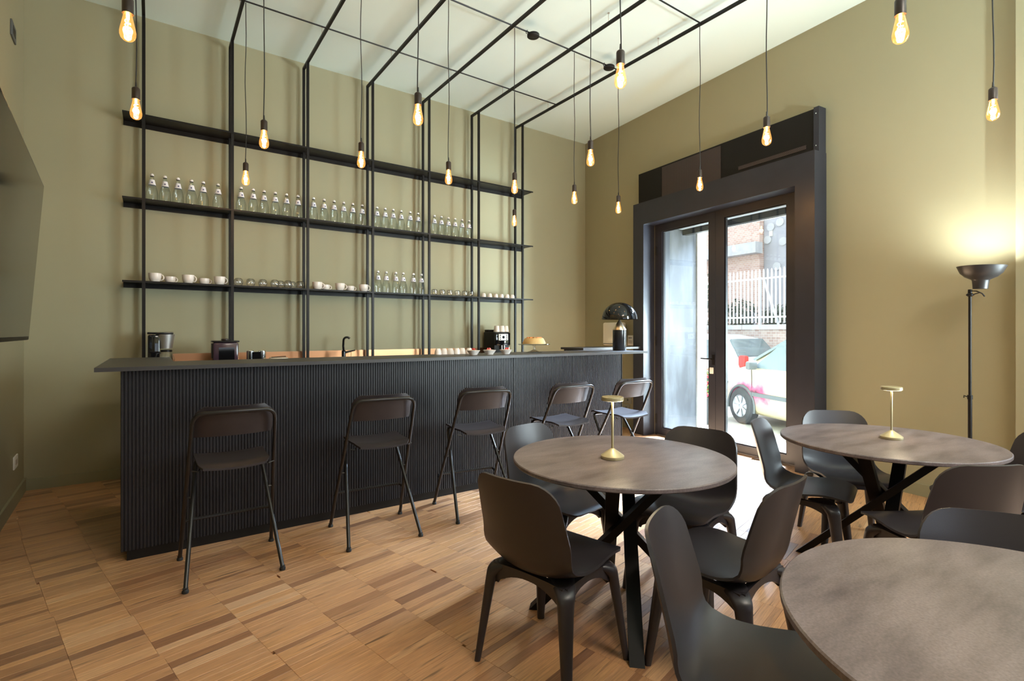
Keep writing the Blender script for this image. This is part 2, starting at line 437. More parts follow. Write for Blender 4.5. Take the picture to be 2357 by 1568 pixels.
for z in (0.43, 2.5, 3.32): wf.span((5.35, 0.10, z - 0.03), (7.55, 0.16, z + 0.03))
w2_ = struct('assumed_window', wf, M_STEEL); w2_.location = W(0); w2_.rotation_euler = (0, 0, WALL_RZ)  # unseen side window, assumed and added together with the fill light behind it
MB().span((5.40, 0.125, 0.45), (7.50, 0.132, 3.30)).build('glass_pane', M_GLASS, w2_)
struct('ceiling', MB().span((-1.3, YR - 0.3, HC), (6.3, YB + 0.3, HC + 0.2)), M_CEIL)
# skirting boards
struct('baseboard_back', MB().span((LX(YB), YB - 0.016, 0), (5.64, YB, 0.095)), M_SKIRT)
sb = MB().prism([(LX(YB), YB), (LX(YR), YR), (LX(YR) + 0.016, YR), (LX(YB) + 0.016, YB)], 0, 0.11, 'z'); struct('baseboard_left', sb, M_SKIRT)
sb = MB().box((0.64, -0.008, 0.05), (1.28, 0.016, 0.10)).box((4.428, -0.008, 0.05), (1.37, 0.016, 0.10))
o = struct('baseboard_right', sb, M_SKIRT); o.location = W(0); o.rotation_euler = (0, 0, WALL_RZ)

# floor: slab plus oak strips laid in columns
slab = MB().prism([(LX(YR) - .1, YR), (W(9.3)[0], W(9.3)[1]), (C0[0], C0[1]), (LX(YB) - .05, YB)], -0.06, -0.012, 'z')
M_UNDER = mat('floor_joint', (0.24, 0.13, 0.065), 0.8)
floor = struct('floor', slab, M_UNDER)
ca, sa = math.cos(PLANK_RZ), math.sin(PLANK_RZ)
def inside(x, y, e=0.0):
    if y > YB - 0.005 + e or y < -1.2 or x < LX(y) + 0.005 - e: return False
    d = (x - C0[0]) * NV[0] + (y - C0[1]) * NV[1]
    s_ = (x - C0[0]) * DV[0] + (y - C0[1]) * DV[1]
    return d > (-0.02 if 1.45 < s_ < 3.59 else -e) and s_ < 5.9
planks = []
PL = 0.305
rng = random.Random(11)
NV_ = 260
jit = {}
for k in range(-6, 27):
    u0 = k * PL
    v = -3.4 + rng.uniform(-0.04, 0.0)
    tone_block = 0.5; left = 0
    while v < 7.0:
        w_ = rng.choice((0.034, 0.045, 0.055, 0.055, 0.068, 0.075))
        if left <= 0:
            left = rng.randint(2, 6); tone_block = min(1, max(0, rng.gauss(0.52, 0.09)))
        left -= 1
        ja, jb = [0.020 * math.sin(q * 2.3) + 0.010 * round(math.sin(2.2 * v + q * 1.7)) for q in (k, k + 1)]
        ua, ub = u0 + ja, u0 + PL + jb
        cu, cv = (ua + ub) / 2, v + w_ / 2
        x, y = cu * ca - cv * sa, cu * sa + cv * ca
        if inside(x, y, 0.16):
            t = min(1, max(0, rng.gauss(tone_block, 0.19)))
            if rng.random() < 0.06: t = rng.uniform(0, 0.15)
            planks.append((x, y, ub - ua - 0.0008, w_ - 0.0008, t, rng.random(), rng.uniform(-0.0004, 0)))
        v += w_
FW = (math.sin(YAW), math.cos(YAW)); RT = (math.cos(YAW), -math.sin(YAW))
def seen_depth(x, y, z=0.0):
    t = x * FW[0] + y * FW[1]
    if t < 0.5: return None
    px = 1178.5 + (x * RT[0] + y * RT[1]) / t * 1178.5; py = 766 + (1.36 - z) / t * 1178.5
    return t if -20 < px < 2377 and py < 1590 else None
def hid(x, y):     # under the bar or under the big front table
    return (-0.13 < x < 4.1 and y > 3.9) or (x - 1.49) ** 2 + (y - 0.18) ** 2 < 0.3
cand = sorted(((seen_depth(p_[0], p_[1]) or 99) + (50 if hid(p_[0], p_[1]) else 0) - p_[3] * 4, i) for i, p_ in enumerate(planks))
near = set(i for _, i in cand[:290])
def plank_mesh(L, w_, tone, seed, h=0.012):
    me = bpy.data.meshes.new('plank')
    a, b, q = L / 2, w_ / 2, 0.0007
    vs_ = [(-a, -b, -h), (a, -b, -h), (a, b, -h), (-a, b, -h), (-a, -b, -q), (a, -b, -q), (a, b, -q), (-a, b, -q), (-a + q, -b + q, 0), (a - q, -b + q, 0), (a - q, b - q, 0), (-a + q, b - q, 0)]
    fs = [(3, 2, 1, 0), (0, 1, 5, 4), (1, 2, 6, 5), (2, 3, 7, 6), (3, 0, 4, 7), (4, 5, 9, 8), (5, 6, 10, 9), (6, 7, 11, 10), (7, 4, 8, 11), (8, 9, 10, 11)]
    return vs_, fs
bv, bf, bt = [], [], []
for i, (x, y, L, w_, tone, seed, dz) in enumerate(planks):
    vs_, fs = plank_mesh(L, w_, tone, seed)
    if i in near:
        me = bpy.data.meshes.new('plank'); me.from_pydata(vs_, [], fs)
        at = me.color_attributes.new('tone', 'FLOAT_COLOR', 'CORNER')
        at.data.foreach_set('color', [tone, seed, 0, 1] * len(me.loops))
        me.materials.append(M_OAK)
        o = bpy.data.objects.new('plank', me); COL.objects.link(o); o.parent = floor
        o.location = (x, y, dz); o.rotation_euler = (0, 0, PLANK_RZ)
    else:
        k = len(bv)
        bv += [(x + a * ca - b * sa, y + a * sa + b * ca, c + dz) for a, b, c in vs_]
        bf += [tuple(j + k for j in f) for f in fs]
        bt += [(tone, seed)] * len(fs)
me = bpy.data.meshes.new('oak_strips'); me.from_pydata(bv, [], bf)
at = me.color_attributes.new('tone', 'FLOAT_COLOR', 'CORNER')
cols = []
for p_, (t, s_) in zip(me.polygons, bt): cols += [t, s_, 0, 1] * p_.loop_total
at.data.foreach_set('color', cols); me.materials.append(M_OAK)
o = bpy.data.objects.new('oak_strips', me); COL.objects.link(o); o.parent = floor; o['kind'] = 'stuff'

# ------------------------------------------------------------------ street door
door = bpy.data.objects.new('door_1', None); COL.objects.link(door); door.location = W(0); door.rotation_euler = (0, 0, WALL_RZ); door['kind'] = 'structure'
DY = 0.0      # door plane (local y grows to the street)
def leaf(name, s0, s1, g0, g1, z1):
    m = MB()
    y0, y1 = DY + 0.0, DY + 0.06
    m.span((s0, y0, 0.012), (g0, y1, z1)); m.span((g1, y0, 0.012), (s1, y1, z1))
    m.span((g0, y0, 0.012), (g1, y1, 0.10)); m.span((g0, y0, z1 - 0.09), (g1, y1, z1))
    f = m.build(name, M_STEEL, door)
    b = MB()
    for a, c, d_, e_ in ((g0, g0 + 0.012, 0.10, z1 - 0.09), (g1 - 0.012, g1, 0.10, z1 - 0.09)): b.span((a, y0 + 0.012, d_), (c, y0 + 0.045, e_))
    for d_ in (0.10, z1 - 0.102): b.span((g0, y0 + 0.012, d_), (g1, y0 + 0.045, d_ + 0.012))
    b.build('glazing_bead', M_BLACK, f)
    MB().span((g0 + 0.004, y0 + 0.026, 0.104), (g1 - 0.004, y0 + 0.032, z1 - 0.094)).build('glass_pane', M_GLASS, f)
    return f
l1 = leaf('door_leaf', 1.545, 2.464, 1.629, 2.368, 2.79)
l2 = leaf('door_leaf', 2.468, 3.50, 2.586, 3.335, 2.79)
h = MB().tube([(2.44, -0.002, 1.05), (2.44, -0.055, 1.05), (2.40, -0.06, 1.05), (2.30, -0.055, 1.052)], 0.009, 8); h.box((2.44, -0.004, 1.04), (0.035, 0.008, 0.12))
h.build('lever_handle', M_BLACK, l1)
MB().rbox((2.415, -0.006, 0.91), (0.05, 0.012, 0.075), 0.004).build('key_plate', M_WPLAST, l1)
for z in (0.22, 1.25, 2.45):
    MB().tube([(1.535, -0.012, z - 0.06), (1.535, -0.012, z + 0.06)], 0.011, 8).build('hinge', M_BLACK, l1)
    MB().tube([(3.512, -0.012, z - 0.06), (3.512, -0.012, z + 0.06)], 0.011, 8).build('hinge', M_BLACK, l2)
fr = MB().span((1.49, DY, 0), (1.543, DY + 0.08, 2.80)).span((3.502, DY, 0), (3.545, DY + 0.08, 2.80)).span((1.543, DY, 2.792), (3.502, DY + 0.08, 2.80))
fr.build('door_frame', M_STEEL, door)
MB().span((1.543, DY + 0.0, -0.01), (3.502, DY + 0.1, 0.010)).build('threshold', M_INOX, door)
# protruding steel surround, mitred
SD = 0.20
sur = bpy.data.objects.new('trim_2', None); COL.objects.link(sur); sur.location = W(0); sur.rotation_euler = (0, 0, WALL_RZ); sur['kind'] = 'structure'
S0, S1, SZ = 1.30, 3.735, 3.09
I0, I1, IZ = 1.492, 3.543, 2.795
def quad_prism(pts):     # polygon in (s, z), from the wall face out into the room
    return MB().prism(pts, -SD, -0.001, 'y')
quad_prism([(S0, 0), (I0, 0), (I0, IZ), (S0, SZ)]).build('jamb_panel', M_STEEL, sur)
quad_prism([(I1, 0), (S1, 0), (S1, SZ), (I1, IZ)]).build('jamb_panel', M_STEEL, sur)
quad_prism([(S0, SZ), (I0, IZ), (I1, IZ), (S1, SZ)]).build('head_panel', M_STEEL, sur)
# masonry reveal outside the door
rev = bpy.data.objects.new('trim_3', None); COL.objects.link(rev); rev.location = W(0); rev.rotation_euler = (0, 0, WALL_RZ); rev['kind'] = 'structure'
MB().span((1.49, 0.085, -0.02), (1.512, 0.79, 2.79)).build('reveal_panel', M_REVEAL, rev)
MB().span((3.523, 0.085, -0.02), (3.545, 0.79, 2.79)).build('reveal_panel', M_REVEAL, rev)
MB().span((1.49, 0.085, 2.79), (3.545, 0.84, 2.80)).build('soffit_panel', M_CONC, rev)
MB().span((1.512, 0.52, 2.715), (3.523, 0.60, 2.79)).build('shutter_bar', M_BLACK, rev)
MB().span((1.40, 0.80, -0.17), (1.53, 0.99, 2.95)).build('stone_jamb', M_STONEJ, rev)
MB().span((3.51, 0.80, -0.17), (3.64, 0.99, 2.95)).build('stone_jamb', M_STONEJ, rev)
MB().span((1.40, 0.85, 2.80), (3.64, 0.97, 2.95)).build('stone_lintel', M_STONEJ, rev)
MB().span((1.40, 0.101, -0.12), (3.64, 1.05, -0.012)).build('stone_sill', M_STONEJ, rev)
# perforated cover box above the door
BX = thing('air_curtain_cover', 'long black perforated metal cover box above the glass street door', 'cover', W(0), WALL_RZ)
B0, B1, BZ0, BZ1, BD = 1.30, 3.70, 3.092, 3.52, 0.10
m = MB().span((B0, -BD, BZ1 - 0.02), (B1, -0.001, BZ1)).span((B0, -BD, BZ0), (B0 + 0.015, -0.001, BZ1 - 0.02)).span((B1 - 0.015, -BD, BZ0), (B1, -0.001, BZ1 - 0.02)).span((B0 + .015, -0.02, BZ0), (B1 - .015, -0.001, BZ1 - .02))
m.build('housing', M_BLACK, BX)
for a, b in ((B0 + 0.016, B0 + 0.42), (B0 + 0.425, B0 + 1.32), (B0 + 1.325, B1 - 0.016)):
    MB().span((a, -BD - 0.004, BZ0 + 0.008), (b, -BD + 0.002, BZ1 - 0.021)).build('front_panel', M_PERF if a == B0 + 0.425 else M_BLACK, BX)
MB().span((B1 - 0.02, -BD - 0.02, BZ0 - 0.02), (B1 + 0.03, -0.001, BZ1 + 0.005)).build('end_flange', M_STEEL, BX)
MB().span((2.85, -BD - 0.008, BZ0 + 0.06), (3.6, -BD - 0.004, BZ0 + 0.10)).build('outlet_grille', M_PERF, BX)
for z in (BZ0 + 0.06, BZ1 - 0.06):
    MB().lathe([(0.0, -0.004), (0.008, -0.004), (0.006, 0.004), (0.0, 0.004)], 8, M=Matrix.Translation((B1 + 0.005, -BD - 0.022, z)) @ Matrix.Rotation(R(90), 4, 'X')).build('screw', M_CHROME, BX)

# ------------------------------------------------------------------ bar counter
bar = thing('bar_counter', 'long black fluted bar counter with dark overhanging top', 'bar counter', (0, 3.80, 0))
XL, XR, BH = -0.155, 4.108, 1.135
npan = 6
for i in range(npan):
    a = XL + (XR - XL) * i / npan + 0.0012; b = XL + (XR - XL) * (i + 1) / npan - 0.0012
    pts = []
    pitch = 0.018
    n = int(round((b - a) / pitch))
    for j in range(n):
        x0 = a + (b - a) * j / n; d = (b - a) / n
        pts += [(x0, 0.006), (x0 + d * 0.16, 0.0), (x0 + d * 0.72, 0.0), (x0 + d * 0.86, 0.006)]
    pts += [(b, 0.006), (b, 0.024), (a, 0.024)]
    MB().prism(pts, 0.062, BH, 'z').build('fluted_panel', M_BAR, bar)
MB().span((XL + 0.03, 0.016, 0.0), (XR, 0.04, 0.061)).build('plinth', M_BLACK, bar)
MB().span((XL, 0.025, 0.061), (XL + 0.02, 0.52, BH)).span((XL, 0.52, 0), (XL + 0.02, 1.26, BH)).span((XL + 0.03, 0.04, 0), (XL + 0.05, 0.52, 0.061)).build('side_panel', M_BLACK, bar)
MB().span((XR - 0.02, 0.0, 0.0), (XR, 0.52, BH)).build('end_panel', M_BLACK, bar)
ct = MB().prism([(-0.27, -0.08), (4.42, -0.08), (4.42, 0.50), (0.12, 0.50), (0.12, 1.28), (-0.27, 1.28)], BH + 0.001, 1.16, 'z')
ct.build('countertop', M_TOP, bar)
MB().span((XL + 0.02, 0.30, 0.90), (XR - 0.02, 0.52, 0.93)).build('inner_shelf', M_BLACK, bar)
sc_ = thing('side_counter', 'black wall counter return in the far corner behind the dome lamp', 'counter', (4.29, 4.6, 0))
MB().span((0, 0, 1.148), (1.18, 0.42, 1.173)).build('slab', M_TOP, sc_)
MB().span((0.02, 0.06, 0), (0.06, 0.38, 1.147)).build('support_panel', M_BLACK, sc_)
# back counter
bc = thing('back_counter', 'steel topped back counter along the wall behind the bar', 'counter', (0, 5.40, 0))
MB().span((0.02, 0.0, 0.98), (4.16, 0.585, 1.02)).build('worktop', M_INOX, bc)
for a, b in ((0.16, 1.90), (1.905, 3.10), (3.105, 4.16)):
    MB().span((a, 0.588, 1.02), (b, 0.600, 1.155)).build('splashback', M_WARM_METAL, bc)
for i in range(6):
    a = 0.03 + i * 0.688
    d_ = MB().rbox((a + 0.34, 0.01, 0.53), (0.68, 0.02, 0.86), 0.004).build('cabinet_door', M_BLACK, bc)
    MB().rbox((a + 0.34, -0.012, 0.90), (0.16, 0.018, 0.012), 0.003).build('pull_handle', M_INOX, d_)
MB().span((0.03, 0.022, 0.0), (4.15, 0.56, 0.98)).build('carcass', M_BLACK, bc)

# ------------------------------------------------------------------ shelving frame
fr = thing('shelving_frame', 'black steel frame with three long wall shelves and beams running out under the ceiling', 'shelving frame', (0, 5.762, 0))
XB = [-0.066, 0.650, 1.366, 2.082, 2.797, 3.512, 4.227]
RY = [5.02, 3.965, 2.92, 1.89, 0.87]
ZB = 4.27
YF, YK, T = 0.0, 0.178, 0.0125
for x in XB:
    MB().span((x - T, YF - T, 1.02 if x < 4.17 else 0), (x + T, YF + T, ZB - T - .001)).build('front_post', M_BLACK, fr)
    MB().span((x - T, YK - T, 1.02 if x < 4.17 else 0), (x + T, YK + T, ZB - T - .001)).build('back_post', M_BLACK, fr)
    MB().span((x - T, -5.562, ZB - T), (x + T, YK + T, ZB + T)).build('ceiling_beam', M_BLACK, fr)
for y in RY:
    MB().tube([(XB[0] - .01, y - 5.762, ZB), (XB[-1] + .01, y - 5.762, ZB)], 0.007, 6).build('cross_rod', M_BLACK, fr)
for z in (3.345, 2.578, 1.825):
    m = MB().span((-0.222, -0.016, z), (4.40, 0.246, z + 0.008))
    m.span((-0.222, 0.236, z - 0.042), (4.40, 0.246, z - 0.0005)).span((-0.222, -0.016, z - 0.008), (4.40, -0.008, z - 0.0005))
    m.build('shelf', M_BLACK, fr)
for x in XB:
    for y in (1.2, 3.42, 5.2):
        MB().tube([(x, y - 5.762, ZB + T), (x, y - 5.762, HC - 0.003)], 0.003, 6).lathe([(0.0, HC - 0.006), (0.010, HC - 0.006), (0.010, HC - .0005), (0.0, HC - .0005)], 8, c=(x, y - 5.762, 0)).build('hanger', M_INOX, fr)
SH = {'top': 3.353, 'mid': 2.586, 'low': 1.833}

# ------------------------------------------------------------------ pendants
def make_pendant():
    t = thing('pendant_bulb', '', 'pendant lamp')
    MB().lathe([(0.0, 0.205), (0.008, 0.205), (0.020, 0.196), (0.0225, 0.190), (0.0225, 0.125), (0.0, 0.125)], 18).build('socket', M_SOCKET, t)
    MB().lathe([(0.004, 0.235), (0.006, 0.2045), (0.0, 0.2045)], 8).build('cord_grip', M_CORD, t)
    prof = [(0.0135, 0.128), (0.0175, 0.118), (0.0200, 0.104), (0.0245, 0.082), (0.0295, 0.058), (0.0320, 0.042), (0.0315, 0.028), (0.0270, 0.014), (0.0180, 0.005), (0.0075, 0.0005), (0.0, 0.0)]
    MB().lathe(prof, 24).build('glass_bulb', M_BULB, t)
    fil = MB()
    pts = [(0.0105 * math.cos(a * 0.55), 0.0105 * math.sin(a * 0.55), 0.028 + 0.0016 * a) for a in range(0, 44)]
    fil.tube(pts, 0.0017, 5); fil.tube([(0, 0, 0.124), (0, 0, 0.100)], 0.006, 6); fil.tube([(0, 0, 0.10), (0, 0, 0.03)], 0.0012, 4)
    fil.build('filament', M_FIL, t)
    return t
pend0 = make_pendant(); pendP = proto_of(pend0)
PEND = [  # x, y, z of bulb tip, label
 (-0.092, 2.92, 2.690, 'lit filament bulb pendant at the upper left corner, nearest the left wall'),
 (-0.084, 3.965, 2.690, 'lit filament bulb pendant left of the leftmost black post'),
 (0.670, 5.02, 2.652, 'low filament bulb pendant just above the bottles of the second bay'),
 (0.645, 3.965, 2.660, 'filament bulb pendant right of the second post, before the top shelf'),
 (1.340, 3.965, 2.652, 'filament bulb pendant left of the fourth post, before the top shelf'),
 (1.342, 2.92, 2.640, 'high filament bulb pendant above the top shelf, left of the fifth post'),
 (2.110, 3.965, 2.650, 'filament bulb pendant before the top shelf, between the fifth and sixth posts'),
 (2.815, 3.965, 2.680, 'upper of two filament bulb pendants hanging before the rightmost post pair'),
 (3.560, 5.02, 2.640, 'lower of two filament bulb pendants hanging before the rightmost post pair'),
 (3.573, 3.965, 2.690, 'small filament bulb pendant just left of the corner of the two green walls'),
 (2.800, 2.92, 2.660, 'filament bulb pendant right at the corner of the two green walls'),
 (4.225, 3.965, 2.680, 'lowest small filament bulb pendant right of the room corner'),
 (2.030, 1.89, 2.655, 'big filament bulb pendant hanging before the last ceiling beam'),
 (4.205, 2.92, 2.690, 'filament bulb pendant before the middle of the perforated cover box'),
 (3.485, 1.89, 2.658, 'filament bulb pendant before the right end of the perforated cover box'),
 (2.720, 0.87, 2.645, 'big filament bulb pendant at top right over the green wall'),
 (4.200, 0.87, 2.655, 'filament bulb pendant above the floor lamp, near the right edge')]
M_CORDM = None
for i, (x, y, z, lab) in enumerate(PEND):
    o = pend0 if i == 0 else dup(pendP, (0, 0, 0), 0, lab)
    o.location = (x, y, z); o.rotation_euler = (0, 0, i * 1.3); o['label'] = lab; o['group'] = 'filament bulb pendants'
    L = ZB - 0.0135 - z
    c = MB().tube([(0.004 * math.sin(k * 1.1 + i) * min(1, (10 - k) / 3), 0.004 * math.cos(k * 0.9 + i) * min(1, (10 - k) / 3), 0.20 + (L - 0.20) * k / 10) for k in range(11)], 0.0035, 6)
    c.build('cord', M_CORD, o)
    pl = lamp('bulb_light', 'POINT', (0, 0, 0.065), 1.8, (1.0, 0.62, 0.30), shadow_soft_size=0.022); pl.parent = o
# round cord junctions on the second rod
for x, lab in ((3.03, 'round black cable canopy on a ceiling rod, left of the other one'), (4.07, 'round black cable canopy on a ceiling rod, beside the last beam')):
    t = thing('cable_canopy', lab, 'cable canopy', (x, 3.955, ZB), 0, 'cable canopies')
    MB().lathe([(0.0, -0.034), (0.055, -0.034), (0.06, -0.030), (0.06, -0.012), (0.055, -0.008), (0.0, -0.008)], 24).build('disc', M_BLACK, t)
    MB().tube([(-0.06, 0, -0.02), (-0.085, 0, -0.028), (-0.09, 0, -0.01), (-0.07, 0, 0.008)], 0.004, 6).build('cable', M_CORD, t)

# ------------------------------------------------------------------ things on the shelves
def make_bottle():
    t = thing('water_bottle', '', 'bottle')
    MB().lathe([(0.0, 0.0), (0.044, 0.0), (0.0475, 0.004), (0.0475, 0.072), (0.0455, 0.088), (0.040, 0.113), (0.0305, 0.147), (0.0215, 0.185), (0.0170, 0.207), (0.0146, 0.224), (0.0140, 0.240), (0.0, 0.240)], 20).build('glass_body', M_BOTTLE, t)
    MB().lathe([(0.0300, 0.151), (0.0308, 0.151), (0.0198, 0.200), (0.0190, 0.200)], 20).build('neck_label', M_LABEL, t)
    MB().add([(-0.007, -0.0295, 0.163), (0.007, -0.0295, 0.163), (0.006, -0.0262, 0.178), (-0.006, -0.0262, 0.178)], [(0, 1, 2, 3)]).build('label_mark', mat('label_ink', (0.10, 0.10, 0.22), 0.6), t)
    MB().lathe([(0.0, 0.232), (0.0150, 0.232), (0.0150, 0.236), (0.0, 0.236)], 14).build('cap_ring', M_CORD, t)
    MB().lathe([(0.0, 0.2362), (0.0152, 0.2362), (0.0158, 0.242), (0.0145, 0.252), (0.009, 0.258), (0.0, 0.260)], 14).build('cap', M_CAP, t)
    return t
b0 = make_bottle(); bP = proto_of(b0); first = True
MID = [[-0.003, 0.098, 0.201, 0.31, 0.408, 0.534], [0.738, 0.849, 0.951, 1.059, 1.17, 1.285], [1.446, 1.557, 1.666, 1.772, 1.876, 1.986], [2.163, 2.264, 2.361, 2.466, 2.579, 2.688], [2.908, 3.005, 3.111, 3.205, 3.308, 3.415]]
for bay, xs in enumerate(MID):
    for j, x in enumerate(xs):
        lab = f'clear water bottle with white cap, {ORD[j]} from left in {ORD[bay]} bay, middle shelf'
        loc = (x, 5.845 + rng.uniform(-.006, .006), SH['mid'])
        if first: b0.location = loc; b0['label'] = lab; b0['group'] = 'water bottles on the shelves'; first = False
        else: dup(bP, loc, rng.uniform(-.3, .3), lab, 'water bottles on the shelves')
for j, x in enumerate([2.176, 2.277, 2.397, 2.491, 2.625, 2.732]):
    dup(bP, (x, 5.845, SH['low']), rng.uniform(-.3, .3), f'clear water bottle with white cap, {ORD[j]} from left of six on the lowest shelf', 'water bottles on the shelves')

def make_cup(r0, r1, h, hr):
    t = thing('mug', '', 'mug')
    MB().lathe([(0.0, 0.0), (r0 * 0.8, 0.0), (r0, 0.006), (r1 * 0.97, h * 0.45), (r1, h * 0.75), (r1, h), (r1 - 0.004, h), (r1 - 0.004, h * 0.7), (r0 * 0.8, 0.008), (0.0, 0.006)], 22).build('bowl', M_WHITE, t)
    pts = [(r1 * 0.94 + hr * 0.95 * math.cos(R(a)), 0, h * 0.52 + hr * math.sin(R(a))) for a in range(105, -116, -20)]
    MB().tube(pts, 0.0055, 7).build('handle', M_WHITE, t)
    return t
cb = make_cup(0.038, 0.052, 0.080, 0.026); cbP = proto_of(cb); cs = make_cup(0.034, 0.046, 0.060, 0.020); csP = proto_of(cs)
used = {}
for bayname, xs in (('first', [0.02, 0.139, 0.282, 0.418, 0.545]), ('third', [1.478, 1.58, 1.723, 1.856, 1.992])):
    for j, x in enumerate(xs):
        big = j % 2 == 0
        lab = f'{"large" if big else "small"} white mug with handle, {ORD[j]} from left in {bayname} bay, lowest shelf'
        loc = (x, 5.815 if big else 5.87, SH['low'])
        pr, o = (cbP, cb) if big else (csP, cs)
        if big not in used: used[big] = 1; o.location = loc; o.rotation_euler = (0, 0, R(-25)); o['label'] = lab; o['group'] = 'white mugs on the lowest shelf'
        else: dup(pr, loc, R(-25) + rng.uniform(-.15, .15), lab, 'white mugs on the lowest shelf')

def make_glass(kind):
    t = thing('tumbler', '', 'glass')
    if kind == 'round':
        prof = [(0.030, 0.0), (0.040, 0.02), (0.043, 0.045), (0.038, 0.068), (0.026, 0.080), (0.0, 0.082), (0.0, 0.079), (0.025, 0.077), (0.036, 0.066), (0.0408, 0.045), (0.038, 0.02), (0.0285, 0.0)]
        MB().lathe(prof, 20).build('wall', M_TUMBLER, t)
        MB().lathe([(0.0, 0.066), (0.022, 0.066), (0.030, 0.05), (0.026, 0.03), (0.0, 0.026)], 14).build('inner_wall', M_TUMBLER, t)
    else:
        MB().lathe([(0.030, 0.0), (0.036, 0.03), (0.037, 0.066), (0.030, 0.074), (0.0, 0.074), (0.0, 0.071), (0.028, 0.071), (0.0348, 0.064), (0.034, 0.03), (0.028, 0.0)], 18).build('wall', M_TUMBLER, t)
        MB().tube([(0.036, 0, 0.056), (0.052, 0, 0.05), (0.052, 0, 0.022), (0.036, 0, 0.018)], 0.004, 6).build('handle', M_TUMBLER, t)
    return t
gr_ = make_glass('round'); grP = proto_of(gr_)
for j, (x, dy) in enumerate([(0.714, 0), (0.825, 0), (0.939, 0), (1.050, -0.02), (1.119, 0.05), (1.180, -0.02), (1.236, 0.06), (1.300, -0.01)]):
    lab = f'upturned round clear glass, {ORD[j]} from left in second bay of lowest shelf'
    if j == 0: gr_.location = (x, 5.84, SH['low']); gr_['label'] = lab; gr_['group'] = 'upturned round glasses'
    else: dup(grP, (x, 5.84 + dy, SH['low']), rng.uniform(0, 6), lab, 'upturned round glasses')
gh = make_glass('mug'); ghP = proto_of(gh)
for j, x in enumerate([2.908, 3.017, 3.123, 3.237, 3.345, 3.445]):
    lab = f'upturned glass cup with handle, {ORD[j]} from left in fifth bay of lowest shelf'
    if j == 0: gh.location = (x, 5.84, SH['low']); gh['label'] = lab; gh['group'] = 'upturned glass cups'
    else: dup(ghP, (x, 5.84, SH['low']), rng.uniform(-.4, .4), lab, 'upturned glass cups')
esp_me = MB().lathe([(0.033, 0.0), (0.030, 0.030), (0.022, 0.052), (0.018, 0.055), (0.0, 0.055)], 16).mesh('espresso_cup', M_WHITE)
def espresso(loc, lab, group):
    o = bpy.data.objects.new('espresso_cup', esp_me); COL.objects.link(o); o.location = loc
    return tag(o, lab, 'cup', group)
for j, x in enumerate([3.621, 3.718, 3.816, 3.908, 4.002, 4.090]):
    espresso((x, 5.815, SH['low']), f'upturned white espresso cup, {ORD[j]} from left in the front row, last shelf bay', 'espresso cups on the lowest shelf')
for j, x in enumerate([3.675, 3.77, 3.955, 4.05]):
    espresso((x, 5.90, SH['low']), f'upturned white espresso cup, {ORD[j]} from left in the back row, last shelf bay', 'espresso cups on the lowest shelf')
for j, (x, y) in enumerate([(2.14, 4.225), (2.205, 4.235), (2.262, 4.215), (2.335, 4.225), (2.40, 4.235), (2.462, 4.215)]):
    espresso((x, y, 1.16), f'upturned white espresso cup, {ORD[j]} from left in the row on the bar', 'espresso cups on the bar')

# ------------------------------------------------------------------ things on the counters
BZ = 1.02
t = thing('coffee_maker', 'black and steel filter coffee maker with glass jug at the left end', 'coffee maker', (0.065, 5.72, BZ))
MB().rbox((-0.055, 0.03, 0.165), (0.09, 0.17, 0.31), 0.012).build('water_tank', M_GLOSSK, t)
MB().lathe([(0.0, 0.195), (0.052, 0.195), (0.075, 0.325), (0.0, 0.325)], 24, c=(0.035, 0, 0)).build('filter_basket', mat('satin_inox', (0.62, 0.60, 0.58), 0.42, metal=1.0), t)
MB().rbox((-0.005, 0.01, 0.335), (0.20, 0.17, 0.020), 0.008).build('lid', M_GLOSSK, t)
MB().rbox((0.0, 0, 0.012), (0.20, 0.18, 0.024), 0.008).build('base', M_GLOSSK, t)
jug = MB().lathe([(0.0, 0.026), (0.055, 0.026), (0.066, 0.06), (0.066, 0.10), (0.048, 0.15), (0.042, 0.162), (0.0, 0.162)], 22, c=(0.04, 0, 0)).build('jug', M_TUMBLER, t)
MB().tube([(-0.005, -0.04, 0.155), (-0.035, -0.055, 0.15), (-0.045, -0.06, 0.10), (-0.035, -0.05, 0.05)], 0.007, 7).build('jug_handle', M_BLACK, jug)
MB().lathe([(0.0, 0.163), (0.046, 0.163), (0.046, 0.180), (0.0, 0.184)], 20, c=(0.04, 0, 0)).build('jug_lid', M_BLACK, jug)
t = thing('drinks_dispenser', 'smoky plum plastic canister with black lid and round knob', 'canister', (0.567, 5.56, BZ))
MB().rbox((0, 0, 0.125), (0.215, 0.15, 0.25), 0.02).build('tub', M_PURPLE, t)
MB().rbox((0, 0, 0.257), (0.225, 0.16, 0.014), 0.005).build('lid', M_BLACK, t)
MB().lathe([(0.0, 0.264), (0.022, 0.264), (0.034, 0.27), (0.034, 0.278), (0.026, 0.283), (0.0, 0.283)], 18).build('knob', M_SOCKET, t)
MB().span((-0.06, -0.0765, 0.03), (0.07, -0.0755, 0.20)).build('window_panel', M_GLOSSK, t)
MB().span((-0.113, -0.05, 0.10), (-0.1075, 0.05, 0.24)).build('side_grip', M_BLACK, t)
for x, lab in ((0.775, 'left one of two polished steel beakers behind the bar'), (0.878, 'right one of two polished steel beakers behind the bar')):
    o = MB().lathe([(0.0, 0.0), (0.034, 0.0), (0.034, 0.163), (0.032, 0.165), (0.031, 0.163), (0.031, 0.02), (0.0, 0.02)], 22).build('steel_beaker', M_CHROME, None, (x, 5.50, BZ)); tag(o, lab, 'beaker', 'steel beakers')
o = MB().span((0.79, 5.46, BZ), (0.862, 5.53, BZ + 0.155)).build('black_tin', M_GLOSSK); tag(o, 'small black tin standing between the two steel beakers', 'tin')
